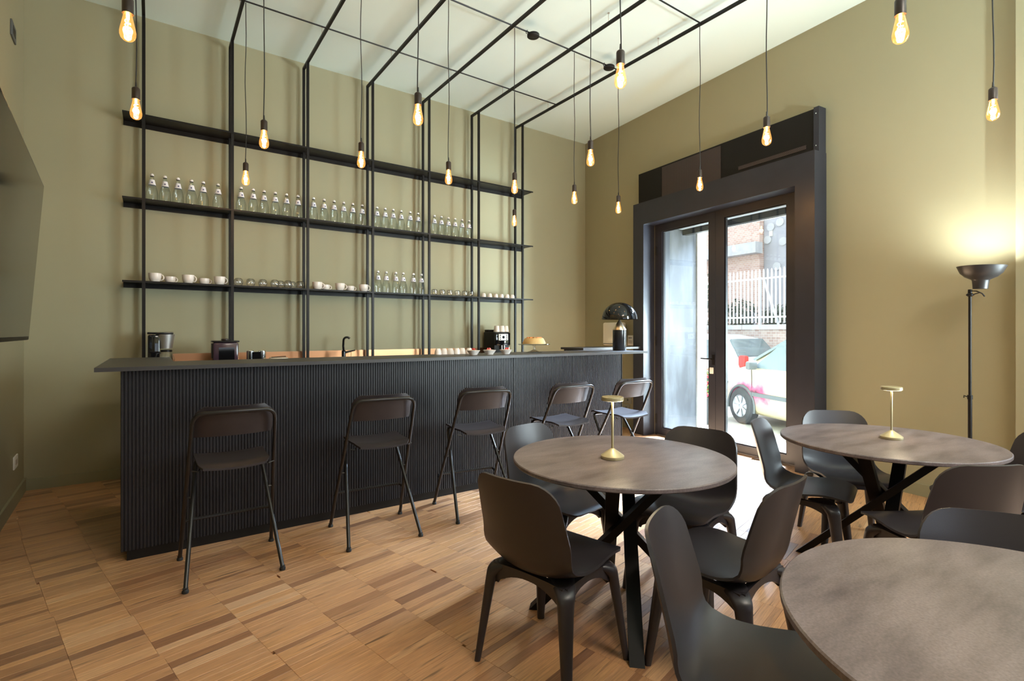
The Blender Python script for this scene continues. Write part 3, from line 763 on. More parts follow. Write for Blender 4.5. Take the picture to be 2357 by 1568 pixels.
t = thing('serving_tray', 'low steel tray with a dark spoon right of the steel beakers', 'tray', (1.02, 5.46, BZ))
MB().rbox((0, 0, 0.05), (0.16, 0.12, 0.09), 0.01).build('tray_body', M_INOX, t)
MB().tube([(-0.07, -0.02, 0.1), (0.07, 0.02, 0.104)], 0.004, 6).build('spoon', M_BLACK, t)
t = thing('sink_tap', 'tall black kitchen tap with arched spout behind the bar', 'tap', (1.745, 5.75, BZ))
MB().lathe([(0.0, 0.0), (0.032, 0.0), (0.030, 0.03), (0.022, 0.05), (0.022, 0.14), (0.0, 0.145)], 16).build('tap_body', M_GLOSSK, t)
pts = [(0, 0, 0.12), (-0.005, 0, 0.19)] + [(0.032 - 0.034 * math.cos(R(a)), -0.02 * a / 150, 0.255 + 0.034 * math.sin(R(a))) for a in range(0, 160, 15)]
MB().tube(pts, 0.012, 10).build('spout', M_GLOSSK, t)
MB().tube([(0.02, 0, 0.12), (0.055, -0.005, 0.128), (0.125, -0.01, 0.142)], [0.014, 0.011, 0.007], 8).build('lever', M_GLOSSK, t)
t = thing('espresso_machine', 'black automatic espresso machine with white button panel, cups on top', 'coffee machine', (3.83, 5.66, BZ))
MB().rbox((0, 0.16, 0.175), (0.245, 0.26, 0.35), 0.01).build('body', M_BLACK, t)
MB().rbox((0, 0.02, 0.255), (0.235, 0.05, 0.17), 0.012).build('front_head', M_GLOSSK, t)
MB().rbox((0, -0.005, 0.28), (0.15, 0.01, 0.085), 0.004).build('button_panel', M_WPLAST, t)
g = MB()
for sx in (-0.05, 0.05):
    for k in range(3): g.lathe([(0.0, 0.0), (0.008, 0.0), (0.007, 0.003), (0.0, 0.003)], 10, M=Matrix.Translation((sx, -0.010, 0.255 + 0.025 * k)) @ Matrix.Rotation(R(90), 4, 'X'))
g.lathe([(0.0, 0.0), (0.020, 0.0), (0.018, 0.004), (0.0, 0.004)], 16, M=Matrix.Translation((0, -0.010, 0.28)) @ Matrix.Rotation(R(90), 4, 'X'))
g.build('buttons', M_GLOSSK, t)
MB().rbox((0, 0.0, 0.03), (0.235, 0.09, 0.06), 0.008).build('drip_tray', M_INOX, t)
MB().lathe([(0.0, 0.12), (0.012, 0.12), (0.014, 0.17), (0.0, 0.17)], 10, c=(-0.02, 0.01, 0)).lathe([(0.0, 0.12), (0.012, 0.12), (0.014, 0.17), (0.0, 0.17)], 10, c=(0.02, 0.01, 0)).build('spout_pair', M_CHROME, t)
MB().rbox((-0.06, 0.24, 0.365), (0.10, 0.10, 0.03), 0.006).build('hopper_lid', M_BLACK, t)
ZT = BZ + 0.351
tall = MB().lathe([(0.036, 0.0), (0.026, 0.078), (0.022, 0.082), (0.0, 0.082)], 16).mesh('paper_cup', M_WHITE)
for j, (x, y) in enumerate([(-0.055, 0.06), (0.025, 0.06), (0.09, 0.06), (-0.02, 0.14), (0.06, 0.15)]):
    o = bpy.data.objects.new('paper_cup', tall); COL.objects.link(o); o.location = (3.83 + x, 5.66 + y, ZT)
    tag(o, ('upturned white cup on the espresso machine, ' + ('%s from left in the front row' % ORD[j] if j < 3 else ('left' if j == 3 else 'right') + ' one at the back')), 'cup', 'cups on the espresso machine')
# bowls with dessert
def bowl(x, y, lab):
    t = thing('dessert_bowl', lab, 'bowl', (x, y, 1.16), rng.uniform(0, 6), 'dessert bowls on the bar')
    MB().lathe([(0.0, 0.0), (0.034, 0.0), (0.036, 0.006), (0.048, 0.022), (0.061, 0.040), (0.058, 0.041), (0.045, 0.024), (0.0, 0.012)], 24).build('bowl_shell', M_WHITE, t)
    MB().lathe([(0.046, 0.026), (0.052, 0.036), (0.03, 0.043), (0.0, 0.045)], 20).build('cream', mat('cream', (0.82, 0.70, 0.56), 0.5), t)
    f = MB()
    for k in range(6): f.lathe([(0.0, -0.008), (0.007, -0.004), (0.008, 0.0), (0.006, 0.006), (0.0, 0.009)], 8, c=(0.018 * math.cos(k * 1.9) * (k % 3) / 2, 0.018 * math.sin(k * 1.9) * (k % 3) / 2, 0.049 + 0.004 * (k % 2)))
    f.build('red_berries', mat('berry_red', (0.55, 0.03, 0.02), 0.3), t)
bowl(2.372, 3.982, 'white dessert bowl with red berries, left of the three on the bar')
bowl(2.540, 3.977, 'white dessert bowl with red berries, middle of the three on the bar')
bowl(2.718, 3.969, 'white dessert bowl with red berries, nearest the glass cake stand')
t = thing('cake_stand', 'clear glass cake stand with a low foot on the bar', 'cake stand', (3.121, 4.06, 1.16))
MB().lathe([(0.0, 0.075), (0.155, 0.078), (0.162, 0.084), (0.160, 0.088), (0.150, 0.084), (0.0, 0.082)], 36).build('plate', M_TUMBLER, t)
MB().lathe([(0.0, 0.0), (0.080, 0.0), (0.078, 0.006), (0.04, 0.016), (0.014, 0.03), (0.010, 0.055), (0.016, 0.075), (0.0, 0.0755)], 28).build('foot', M_TUMBLER, t)
t = thing('cake', 'round golden cake with fruit slices on the glass stand', 'cake', (3.121, 4.06, 1.249))
MB().lathe([(0.0, 0.0), (0.117, 0.0), (0.112, 0.02), (0.095, 0.052), (0.085, 0.058), (0.075, 0.052), (0.0, 0.050)], 30).build('sponge', mat('golden_sponge', (0.62, 0.40, 0.16), 0.7, noise=0.2, nscale=30), t)
for k in range(9):
    a = k * 0.7
    MB().rbox((0.055 * math.cos(a), 0.055 * math.sin(a), 0.061), (0.045, 0.022, 0.014), 0.005, M=None).build('fruit_slice', mat('orange_fruit', (0.70, 0.22, 0.04), 0.35) if k % 3 else mat('brown_crust', (0.30, 0.15, 0.04), 0.6), t)
# dome lamp
t = thing('dome_table_lamp', 'glossy black dome table lamp with cylinder base at the bar end', 'table lamp', (4.29, 4.01, 1.16))
MB().lathe([(0.0, 0.0), (0.073, 0.0), (0.075, 0.003), (0.075, 0.230), (0.0, 0.230)], 32).build('cylinder_base', mat('satin_black', (0.016, 0.016, 0.018), 0.22), t)
MB().lathe([(0.075, 0.2305), (0.075, 0.236), (0.008, 0.345), (0.006, 0.36), (0.0, 0.36)], 32).build('cone', mat('pale_brass', (0.75, 0.60, 0.42), 0.25, metal=0.9), t)
dome = [(0.198 * math.cos(R(a)), 0.350 + 0.190 * math.sin(R(a))) for a in range(0, 91, 6)]
MB().lathe(dome + [(0.19 * math.cos(R(a)), 0.350 + 0.183 * math.sin(R(a))) for a in range(90, -1, -6)], 40).build('dome_shade', M_GLOSSK, t)
MB().lathe([(0.0, 0.40), (0.022, 0.385), (0.026, 0.37), (0.016, 0.361), (0.0, 0.361)], 12).build('light_bulb', emit('warm_bulb', (1.0, 0.80, 0.55), 14.0), t)
pl = lamp('dome_lamp_light', 'POINT', (0, 0, 0.43), 3.0, (1, 0.82, 0.58), shadow_soft_size=0.03); pl.parent = t
t = thing('water_purifier', 'flat cream box with rounded corners standing behind the dome lamp', 'appliance', W(0.80, 0.10, 1.174), WALL_RZ)
MB().rbox((0, 0, 0.167), (0.40, 0.10, 0.334), 0.025, 3).build('casing', mat('cream_plastic', (0.80, 0.76, 0.66), 0.35), t)
MB().span((-0.18, -0.052, 0.02), (0.18, -0.0505, 0.03)).build('seam', M_TRIM, t)
t = thing('wall_thermostat', 'small white wall unit with display beside the door surround', 'wall unit', W(1.06, 0.0, 1.18), WALL_RZ)
MB().rbox((0, -0.016, 0.072), (0.11, 0.03, 0.14), 0.006).build('case', M_WPLAST, t)
MB().span((-0.035, -0.0325, 0.10), (0.035, -0.0305, 0.112)).build('display', M_TRIM, t)
g = MB()
for k in range(4): g.span((-0.035, -0.0322, 0.025 + 0.012 * k), (0.035, -0.0305, 0.031 + 0.012 * k))
g.build('grille', M_CONC, t)
for s_, z, lab in ((0.985, 0.40, 'upper of two grey wall sockets beside the bar end'), (0.955, 0.285, 'lower of two grey wall sockets beside the bar end')):
    t = thing('wall_socket', lab, 'socket', W(s_, 0, z), WALL_RZ, 'wall sockets beside the bar')
    MB().rbox((0, -0.005, 0), (0.14, 0.010, 0.10), 0.004).build('plate', mat('grey_plate', (0.30, 0.31, 0.27), 0.5), t)
    MB().lathe([(0.0, -0.002), (0.016, -0.002), (0.016, 0.002), (0.0, 0.002)], 12, M=Matrix.Translation((0, -0.011, 0)) @ Matrix.Rotation(R(90), 4, 'X')).build('outlet', M_TRIM, t)

# ------------------------------------------------------------------ left wall: television, sensor, socket
LRZ = math.atan2(1, -0.034) - math.pi / 2
t = thing('wall_television', 'large black flat television tilted forward on the left wall', 'television', (-0.609, 4.313, 1.80), R(3.2))
TM = Matrix.Rotation(R(4.2), 4, 'Y')
MB().rbox((0, -0.85, 0), (0.035, 1.70, 0.97), 0.006, M=TM).build('casing', M_BLACK, t)
MB().add([TM @ Vector(q) for q in ((0.0185, -1.688, -0.462), (0.0185, -0.012, -0.462), (0.0185, -0.012, 0.473), (0.0185, -1.688, 0.473))], [(0, 1, 2, 3)]).build('screen', M_SCREEN, t)
MB().span((-0.21, -0.98, -0.15), (-0.185, -0.72, 0.15)).beam((-0.19, -0.85, 0.05), (-0.02, -0.85, 0.02), 0.06, 0.06).build('wall_bracket', M_TRIM, t)
def LW(y, z, off=0.0): return (LX(y) + off, y, z)
t = thing('wall_sensor', 'small dark grey square wall plate high on the left wall', 'wall plate', LW(5.45, 3.683), R(1.95))
MB().rbox((0.006, 0, 0), (0.012, 0.19, 0.12), 0.004).build('plate', M_TRIM, t)
MB().span((0.0122, -0.05, -0.03), (0.0135, 0.05, 0.03)).build('lens', M_BLACK, t)
t = thing('wall_plate', 'small white wall socket plate low on the left wall', 'socket', LW(5.56, 0.34), R(1.95))
MB().rbox((0.005, 0, 0), (0.010, 0.17, 0.10), 0.004).build('plate', M_WPLAST, t)
MB().span((0.0102, -0.05, -0.02), (0.0112, 0.05, 0.02)).build('insert', M_WHITE, t)

# ------------------------------------------------------------------ bar stools
def make_stool():
    t = thing('bar_stool', '', 'bar stool')
    # one bent tube: front feet, back and top rail
    half = [(0.250, 0.240, 0.018), (0.238, 0.135, 0.235), (0.207, -0.160, 0.80), (0.203, -0.196, 0.872), (0.196, -0.209, 0.899), (0.180, -0.218, 0.918), (0.155, -0.222, 0.927)]
    pts = half + [(0.08, -0.232, 0.929), (0, -0.236, 0.930), (-0.08, -0.232, 0.929)] + [(-x, y, z) for x, y, z in reversed(half)]
    MB().tube(pts, 0.0115, 10).build('back_frame', M_TUBE, t)
    half = [(0.235, -0.235, 0.018), (0.178, 0.110, 0.545), (0.172, 0.142, 0.592), (0.166, 0.150, 0.606), (0.150, 0.150, 0.613)]
    pts = half + [(-x, y, z) for x, y, z in reversed(half)]
    MB().tube(pts, 0.0115, 10).build('leg_frame', M_TUBE, t)
    for x, y in ((0.250, 0.241), (-0.250, 0.241), (0.235, -0.236), (-0.235, -0.236)):
        MB().lathe([(0.0, 0.0), (0.016, 0.0), (0.017, 0.010), (0.012, 0.020), (0.0145, 0.024), (0.0, 0.030)], 12, c=(x, y, 0)).build('rubber_foot', M_CORD, t)
    half = [(0.238, 0.140, 0.228), (0.238, 0.165, 0.236), (0.230, 0.190, 0.242), (0.205, 0.200, 0.244)]
    MB().tube(half + [(-x, y, z) for x, y, z in reversed(half)], 0.0095, 8).build('footrest', M_TUBE, t)
    for sx in (-1, 1):
        MB().tube([(sx * 0.236, 0.038, 0.42), (sx * 0.182, 0.034, 0.42)], 0.006, 8).build('pivot_pin', M_TUBE, t)
        MB().tube([(sx * 0.205, -0.145, 0.612), (sx * 0.175, -0.155, 0.606), (sx * 0.168, -0.13, 0.614)], 0.004, 6).build('seat_hook', M_TUBE, t)
    # curved plywood seat
    nx, ny = 8, 10; top = []
    for j in range(ny + 1):
        y = -0.205 + 0.385 * j / ny
        w_ = 0.175 + 0.012 * j / ny
        if j == 0: w_ -= 0.02
        if j == ny: w_ -= 0.012
        row = []
        for i in range(nx + 1):
            u = -1 + 2 * i / nx
            z = 0.640 + 0.012 * u * u - 0.010 * math.sin(math.pi * j / ny)
            if j == 0: z -= 0.022
            if j == 1: z -= 0.005
            if j == ny: z -= 0.012
            row.append(Vector((u * w_, y, z)))
        top.append(row)
    def sheet(top, th, nrm):
        m = MB(); a, b = len(top), len(top[0])
        V = [p_ for r in top for p_ in r] + [p_ - Vector(nrm) * th for r in top for p_ in r]
        n_ = a * b; F = []
        for j in range(a - 1):
            for i in range(b - 1):
                q = j * b + i
                F.append((q, q + 1, q + b + 1, q + b)); F.append((q + n_, q + b + n_, q + b + 1 + n_, q + 1 + n_))
        per = [i for i in range(b)] + [j * b + b - 1 for j in range(1, a)] + [(a - 1) * b + i for i in range(b - 2, -1, -1)] + [j * b for j in range(a - 2, 0, -1)]
        for k in range(len(per)):
            p_, q = per[k], per[(k + 1) % len(per)]
            F.append((p_, p_ + n_, q + n_, q))
        return m.add(V, F, True)
    sheet(top, 0.012, (0, 0, 1)).build('seat', M_WOODB, t)
    # curved plywood back board in front of the tube
    rows = []
    for j in range(7):
        z = 0.785 + 0.172 * j / 6
        w_ = 0.198
        if j == 6: w_ = 0.150
        elif j == 5: w_ = 0.186
        elif j == 0: w_ = 0.196
        rows.append([Vector((u * w_, -0.122 - (z - 0.785) * 0.42 - 0.030 * (1 - u * u) + 0.012 * abs(u) ** 3, z)) for u in [-1 + 2 * i / 12 for i in range(13)]])
    sheet(rows, 0.012, (0, -1, 0)).build('back_board', M_WOODB, t)
    return t
st0 = make_stool(); stP = proto_of(st0)
for i, (x, y, r, lab) in enumerate([(0.380, 3.40, -1, 'black folding bar stool nearest the left end of the bar'), (1.252, 3.405, -4.5, 'black folding bar stool, second from the left along the bar'),
        (2.045, 3.405, -8, 'black folding bar stool, middle one of five along the bar'), (2.800, 3.30, -3, 'black folding bar stool, fourth from the left along the bar'), (3.495, 3.272, -1, 'black folding bar stool at the right end, nearest the glass door')]):
    o = st0 if i == 0 else dup(stP, (0, 0, 0), 0, lab)
    o.location = (x, y, 0); o.rotation_euler = (0, 0, R(r)); o['label'] = lab; o['group'] = 'bar stools'

# ------------------------------------------------------------------ shell chairs (local +x = front)
def make_chair():
    t = thing('shell_chair', '', 'chair')
    prof = [(0.248, 0.436), (0.228, 0.446), (0.17, 0.450), (0.10, 0.444), (0.03, 0.434), (-0.04, 0.422), (-0.095, 0.415), (-0.140, 0.418), (-0.174, 0.436), (-0.197, 0.468), (-0.213, 0.512), (-0.227, 0.570), (-0.240, 0.625), (-0.253, 0.680), (-0.265, 0.730), (-0.274, 0.770), (-0.280, 0.795), (-0.284, 0.812)]
    wid = [0.200, 0.206, 0.211, 0.215, 0.218, 0.220, 0.221, 0.221, 0.221, 0.221, 0.221, 0.219, 0.215, 0.210, 0.205, 0.200, 0.198, 0.196]
    # arc length for corner rounding
    s_ = [0.0]
    for a, b in zip(prof, prof[1:]): s_.append(s_[-1] + math.hypot(b[0] - a[0], b[1] - a[1]))
    Lt = s_[-1]
    def samp(u):
        for k in range(len(s_) - 1):
            if u <= s_[k + 1] + 1e-9:
                f = (u - s_[k]) / (s_[k + 1] - s_[k]); break
        return (prof[k][0] + f * (prof[k + 1][0] - prof[k][0]), prof[k][1] + f * (prof[k + 1][1] - prof[k][1]), wid[k] + f * (wid[k + 1] - wid[k]))
    us = [0, 0.004, 0.012, 0.024, 0.04, 0.06] + [0.06 + (Lt - 0.16) * i / 20 for i in range(1, 20)] + [Lt - 0.10, Lt - 0.075, Lt - 0.05, Lt - 0.03, Lt - 0.015, Lt - 0.005, Lt]
    nv = 14; rows = []
    for u in us:
        x, z, w_ = samp(u)
        rf, rb = 0.075, 0.085
        if u < rf: w_ -= rf - math.sqrt(max(0, rf * rf - (rf - u) ** 2))
        if Lt - u < rb: w_ -= rb - math.sqrt(max(0, rb * rb - (rb - (Lt - u)) ** 2))
        back_ = min(1, max(0, (z - 0.44) / 0.12)) if x < -0.1 else 0
        seat_ = 1 - back_
        row = []
        for i in range(nv + 1):
            v = -1 + 2 * i / nv
            q = min(1.0, abs(v * w_) / 0.221) ** 2.2
            mid_ = max(0.0, 1 - abs(u - 0.40) / 0.16)
            row.append(Vector((x + back_ * 0.052 * q + mid_ * 0.030 * q, v * w_ * (1 - 0.02 * mid_), z + (seat_ * 0.022 * min(1, u / 0.14) + mid_ * 0.022) * q)))
        rows.append(row)
    bm = bmesh.new()
    V = [[bm.verts.new(p_) for p_ in r] for r in rows]
    for j in range(len(rows) - 1):
        for i in range(nv): bm.faces.new((V[j][i], V[j][i + 1], V[j + 1][i + 1], V[j + 1][i]))
    bmesh.ops.recalc_face_normals(bm, faces=bm.faces[:])
    bmesh.ops.solidify(bm, geom=bm.faces[:], thickness=0.010)
    m = MB(); m.bm(bm, True); m.build('shell', M_PLAST, t, angle=50)
    # moulded under-frame and four tapering legs
    for fx in (1, -1):
        for fy in (1, -1):
            X, Y = (0.205 if fx > 0 else -0.215), 0.228
            path = [(0.07 * fx, 0.09 * fy, 0.404), (0.125 * fx, 0.150 * fy, 0.398), (0.158 * fx - .004, 0.184 * fy, 0.376), (0.172 * fx - .004, 0.194 * fy, 0.315), (X, Y * fy, 0.0)]
            wr_ = [(0.11, 0.018), (0.092, 0.030), (0.074, 0.046), (0.058, 0.042), (0.033, 0.026)]
            rs = []
            dirs = Vector((fx * 0.6, fy * 0.8, 0)).normalized(); side = Vector((-dirs.y, dirs.x, 0))
            for k, (p_, (w_, th)) in enumerate(zip(path, wr_)):
                p_ = Vector(p_)
                nb = Vector(path[min(k + 1, 4)]) - Vector(path[max(k - 1, 0)]); nb.normalize()
                nn = side.cross(nb).normalized()
                ring = []
                for a in range(12):
                    c_, s2 = math.cos(2 * math.pi * a / 12), math.sin(2 * math.pi * a / 12)
                    e_ = 0.6
                    ring.append(p_ + side * (w_ / 2) * math.copysign(abs(c_) ** e_, c_) + nn * (th / 2) * math.copysign(abs(s2) ** e_, s2))
                rs.append(ring)
            lo = rs[-1]; mz = min(q.z for q in lo)
            for q in lo: q.z = 0.0
            # soften the bend with extra rings
            fine_ = []
            for k in range(4):
                for f in ([0, .33, .66] if k < 3 else [0]):
                    P = [rs[max(k - 1, 0)], rs[k], rs[k + 1], rs[min(k + 2, 4)]]
                    fine_.append([0.5 * ((2 * P[1][a]) + (P[2][a] - P[0][a]) * f + (2 * P[0][a] - 5 * P[1][a] + 4 * P[2][a] - P[3][a]) * f * f + (3 * P[1][a] - P[0][a] - 3 * P[2][a] + P[3][a]) * f ** 3) for a in range(12)])
            fine_.append(rs[4])
            MB().rings(fine_, True, True).build('leg', M_PLAST, t, angle=60)
    a = MB()
    def apron(p0, p1, nrm):
        p0, p1, nrm = Vector(p0), Vector(p1), Vector(nrm)
        rr = []
        for k in range(13):
            f = k / 12; e_ = abs(2 * f - 1) ** 2.2
            p_ = p0.lerp(p1, f) - nrm * 0.012 * (1 - e_)
            zt, zb = 0.408, 0.380 - 0.058 * e_
            rr.append([p_ + nrm * 0.014 + Vector((0, 0, zb)), p_ - nrm * 0.014 + Vector((0, 0, zb)), p_ - nrm * 0.014 + Vector((0, 0, zt)), p_ + nrm * 0.014 + Vector((0, 0, zt))])
        a.rings(rr, True, False)
    for fy in (1, -1): apron((0.150, 0.176 * fy, 0), (-0.158, 0.176 * fy, 0), (0, fy, 0))
    apron((0.150, 0.176, 0), (0.150, -0.176, 0), (1, 0, 0)); apron((-0.158, 0.176, 0), (-0.158, -0.176, 0), (-1, 0, 0))
    a.build('under_frame', M_PLAST, t)
    return t
ch0 = make_chair(); chP = proto_of(ch0)
CH = [(1.368, 1.652, 13, 'black shell chair with its back to us, left of the middle round table'),
 (1.858, 2.185, -80, 'black shell chair between the middle round table and the bar stools'),
 (2.315, 1.715, -167, 'black shell chair behind the middle round table, facing us before the door'),
 (1.914, 1.225, 97, 'black shell chair right of the middle round table, seat turned to it'),
 (1.348, 0.753, -63, 'black shell chair nearest the camera, in front of the big foreground table'),
 (3.190, 1.492, -73, 'black shell chair seen sideways, left of the table with the floor lamp behind'),
 (3.725, 1.470, -136, 'black shell chair by the wall behind the right hand table, facing us'),
 (3.000, 0.826, 58, 'black shell chair with broad back turned to us, right of the right hand table'),
 (1.870, 0.285, -149, 'black shell chair behind the foreground table, only its back showing'),
 (3.800, 0.770, 135, 'black shell chair cut by the right edge, beyond the right hand table')]
for i, (x, y, r, lab) in enumerate(CH):
    o = ch0 if i == 0 else dup(chP, (0, 0, 0), 0, lab)
    o.location = (x, y, 0); o.rotation_euler = (0, 0, R(r)); o['label'] = lab; o['group'] = 'black shell chairs'

# ------------------------------------------------------------------ round tables
def make_table(name, loc, rad, phi, lab):
    t = thing('round_table', lab, 'table', (*loc, 0), 0, 'round tables')
    MB().lathe([(0.0, 0.729), (rad - 0.004, 0.729), (rad, 0.733), (rad, 0.746), (rad - 0.004, 0.75), (0.0, 0.75)], 96).build('tabletop', M_STONE, t, angle=30)
    for k in range(4):
        a = R(phi + 90 * k); b = a + R(165)
        f = Vector((0.42 * math.cos(a), 0.42 * math.sin(a), 0.0)); g_ = Vector((0.29 * math.cos(b), 0.29 * math.sin(b), 0.722))
        d = (g_ - f).normalized()
        x = d.cross(Vector((0, 0, 1))).normalized(); y = x.cross(d).normalized()
        def ring(p_, z):
            out = []
            for i, j in ((-1, -1), (1, -1), (1, 1), (-1, 1)):
                q = p_ + x * i * 0.031 + y * j * 0.018
                q = q + d * ((z - q.z) / d.z); out.append(q)
            return out
        MB().rings([ring(f, 0.0), ring(g_, 0.722)], True, False).build('leg', M_BLACK, t)
    MB().lathe([(0.0, 0.7225), (0.33, 0.7225), (0.33, 0.7285), (0.0, 0.7285)], 24).build('mounting_plate', M_BLACK, t)
    return t
make_table('t1', (1.884, 1.755), 0.527, 232, 'round dark stone table in the middle with a gold lamp on it')
make_table('t2', (3.415, 1.168), 0.527, 105, 'round dark stone table at the right with a gold lamp on it')
make_table('t3', (1.489, 0.176), 0.527, 50, 'bare round dark stone table in the right foreground')
def gold_lamp(loc, lab):
    t = thing('cordless_lamp', lab, 'table lamp', (*loc, 0.75), 0, 'gold table lamps')
    MB().lathe([(0.0, 0.0), (0.054, 0.0), (0.056, 0.003), (0.056, 0.014), (0.052, 0.018), (0.012, 0.046), (0.006, 0.050), (0.0, 0.050)], 32).build('base', M_GOLD, t)
    MB().rbox((0, 0, 0.165), (0.0105, 0.0105, 0.235), 0.003).build('stem', M_GOLD, t)
    MB().lathe([(0.0, 0.280), (0.050, 0.280), (0.053, 0.282), (0.053, 0.297), (0.050, 0.300), (0.0, 0.300)], 36).build('disc_head', M_GOLD, t)
    MB().lathe([(0.012, 0.2785), (0.042, 0.2785), (0.042, 0.2797), (0.012, 0.2797)], 24).build('led_ring', emit('led_' + lab[:4] + str(loc[0]), (1.0, 0.86, 0.6), 3.0), t)
    pl = lamp('lamp_light', 'POINT', (0.03, -0.03, 0.262), 0.5, (1, 0.84, 0.58), shadow_soft_size=0.015); pl.parent = t
gold_lamp((1.829, 1.755), 'slim gold cordless lamp standing on the middle round table')
gold_lamp((3.480, 1.156), 'slim gold cordless lamp standing on the right hand round table')

# ------------------------------------------------------------------ floor lamp
FL = W(4.93, 0.33)
t = thing('floor_lamp', 'tall black uplighter floor lamp shining up the wall at the right', 'floor lamp', FL, WALL_RZ)
MB().lathe([(0.0, 0.0), (0.13, 0.0), (0.13, 0.012), (0.03, 0.03), (0.014, 0.05), (0.0, 0.05)], 32).build('base', M_BLACK, t)
MB().tube([(0, 0, 0.03), (0, 0, 0.90)], 0.0125, 12).build('lower_pole', M_BLACK, t)
MB().tube([(0, 0, 0.90), (0, 0, 1.67)], 0.0095, 12).build('upper_pole', M_BLACK, t)
MB().lathe([(0.0, 0.875), (0.016, 0.875), (0.016, 0.905), (0.0, 0.905)], 12).tube([(-0.012, 0, 0.89), (-0.035, 0, 0.898), (-0.035, 0, 0.882)], 0.004, 6).build('height_clamp', M_BLACK, t)
MB().lathe([(0.0, 1.625), (0.013, 1.625), (0.022, 1.632), (0.022, 1.640), (0.012, 1.648), (0.012, 1.675), (0.0, 1.675)], 14).build('collar', M_BLACK, t)
MB().tube([(0.008, 0, 1.665), (0.04, -0.01, 1.660), (0.075, -0.02, 1.640), (0.09, -0.025, 1.618)], 0.0045, 6).tube([(0.008, 0, 1.625), (0.03, -0.008, 1.640), (0.06, -0.015, 1.648)], 0.004, 6).build('cable', M_CORD, t)
sh = MB().lathe([(0.0, 1.676), (0.042, 1.676), (0.048, 1.735), (0.052, 1.742), (0.090, 1.762), (0.117, 1.79), (0.132, 1.825), (0.138, 1.838), (0.136, 1.840), (0.128, 1.826), (0.113, 1.793), (0.087, 1.767), (0.05, 1.748), (0.0, 1.746)], 36, M=Matrix.Rotation(R(2), 4, 'Y')).build('bowl_shade', mat('lamp_enamel', (0.030, 0.028, 0.028), 0.35), t)
MB().lathe([(0.0, 1.815), (0.02, 1.812), (0.028, 1.795), (0.022, 1.77), (0.014, 1.755), (0.0, 1.755)], 16).build('light_bulb', emit('uplight_bulb', (1.0, 0.92, 0.75), 20.0), t)
pl = lamp('uplight', 'SPOT', (0, 0, 1.785), 46.0, (0.95, 1.0, 0.95), shadow_soft_size=0.06, spot_size=R(172), spot_blend=1.0); pl.parent = t; pl.rotation_euler = (math.pi, 0, 0)

fill_lamp = t.copy(); COL.objects.link(fill_lamp)  # unseen copy of the uplighter, added to brighten the ceiling
for c in kids(t):
    k = c.copy(); COL.objects.link(k); k.parent = fill_lamp
    if c.type == 'LIGHT': k.data = c.data.copy(); k.data.energy = 390.0; k.data.color = (0.85, 0.99, 1.0); k.data.spot_blend = 0.4
fill_lamp.location = (3.75, -0.95, 0); fill_lamp['label'] = 'added second black uplighter floor lamp, out of view, brightening the ceiling'

# ------------------------------------------------------------------ street
GZ = -0.165
st = MB().prism([(0.99, -14), (14, -14), (14, 14), (0.99, 14)], GZ - 0.1, GZ, 'z')   # local: x = street depth, y along
def wl_thing(name, lab, cat, loc=(0, 0, 0), group=None):
    return thing(name, lab, cat, W(loc[0], -loc[1], loc[2]), WALL_RZ, group)
ground = MB().span((-16, 0.86, GZ - 0.1), (14, 16, GZ)); o = ground.build('floor_street', M_STREET); o.location = W(0); o.rotation_euler = (0, 0, WALL_RZ); o['kind'] = 'structure'
fac = MB().span((-8, 0.855, HC - .3), (-0.31, 0.86, 9)); 
up = MB().span((-8, 0.0, HC + 0.21), (12, ST, 6.4)); o = up.build('wall_facade', M_STONEJ); o.location = W(0); o.rotation_euler = (0, 0, WALL_RZ); o['kind'] = 'structure'
# low brick wall with coping
t = wl_thing('garden_wall', 'low old brick wall with grey coping across the street', 'wall', (0, 6.0, GZ))
MB().span((-9, 0.0, 0), (6, 0.30, 1.60)).build('brickwork', M_BRICK2, t)
for k in range(12):
    MB().span((-9 + 1.25 * k + 0.006, -0.05, 1.60), (-9 + 1.25 * (k + 1) - 0.006, 0.36, 1.715)).build('coping_stone', M_CONC, t)
t = wl_thing('picket_fence', 'white metal picket fence standing on the low brick wall', 'fence', (0, 6.14, GZ + 1.715))
pk = MB().span((-0.016, -0.012, 0.04), (0.016, 0.012, 1.28)).prism([(-0.016, 1.28), (0.016, 1.28), (0.0, 1.325)], -0.012, 0.012, 'y').mesh('picket', M_PICKET)
for k in range(46):
    o = bpy.data.objects.new('picket', pk); COL.objects.link(o); o.parent = t; o.location = (-3.6 + 0.102 * k, 0, 0)
for z in (0.16, 1.08): MB().span((-3.7, 0.013, z), (1.2, 0.045, z + 0.04)).build('rail', M_PICKET, t)
MB().beam((-1.1, 0.06, 1.1), (-0.72, 0.06, 0.0), 0.04, 0.04).build('brace', M_PICKET, t)
for x in (-3.7, -1.2, 1.15): MB().span((x - 0.03, 0.046, 0.0), (x + 0.03, 0.10, 1.15)).build('fence_post', M_PICKET, t)
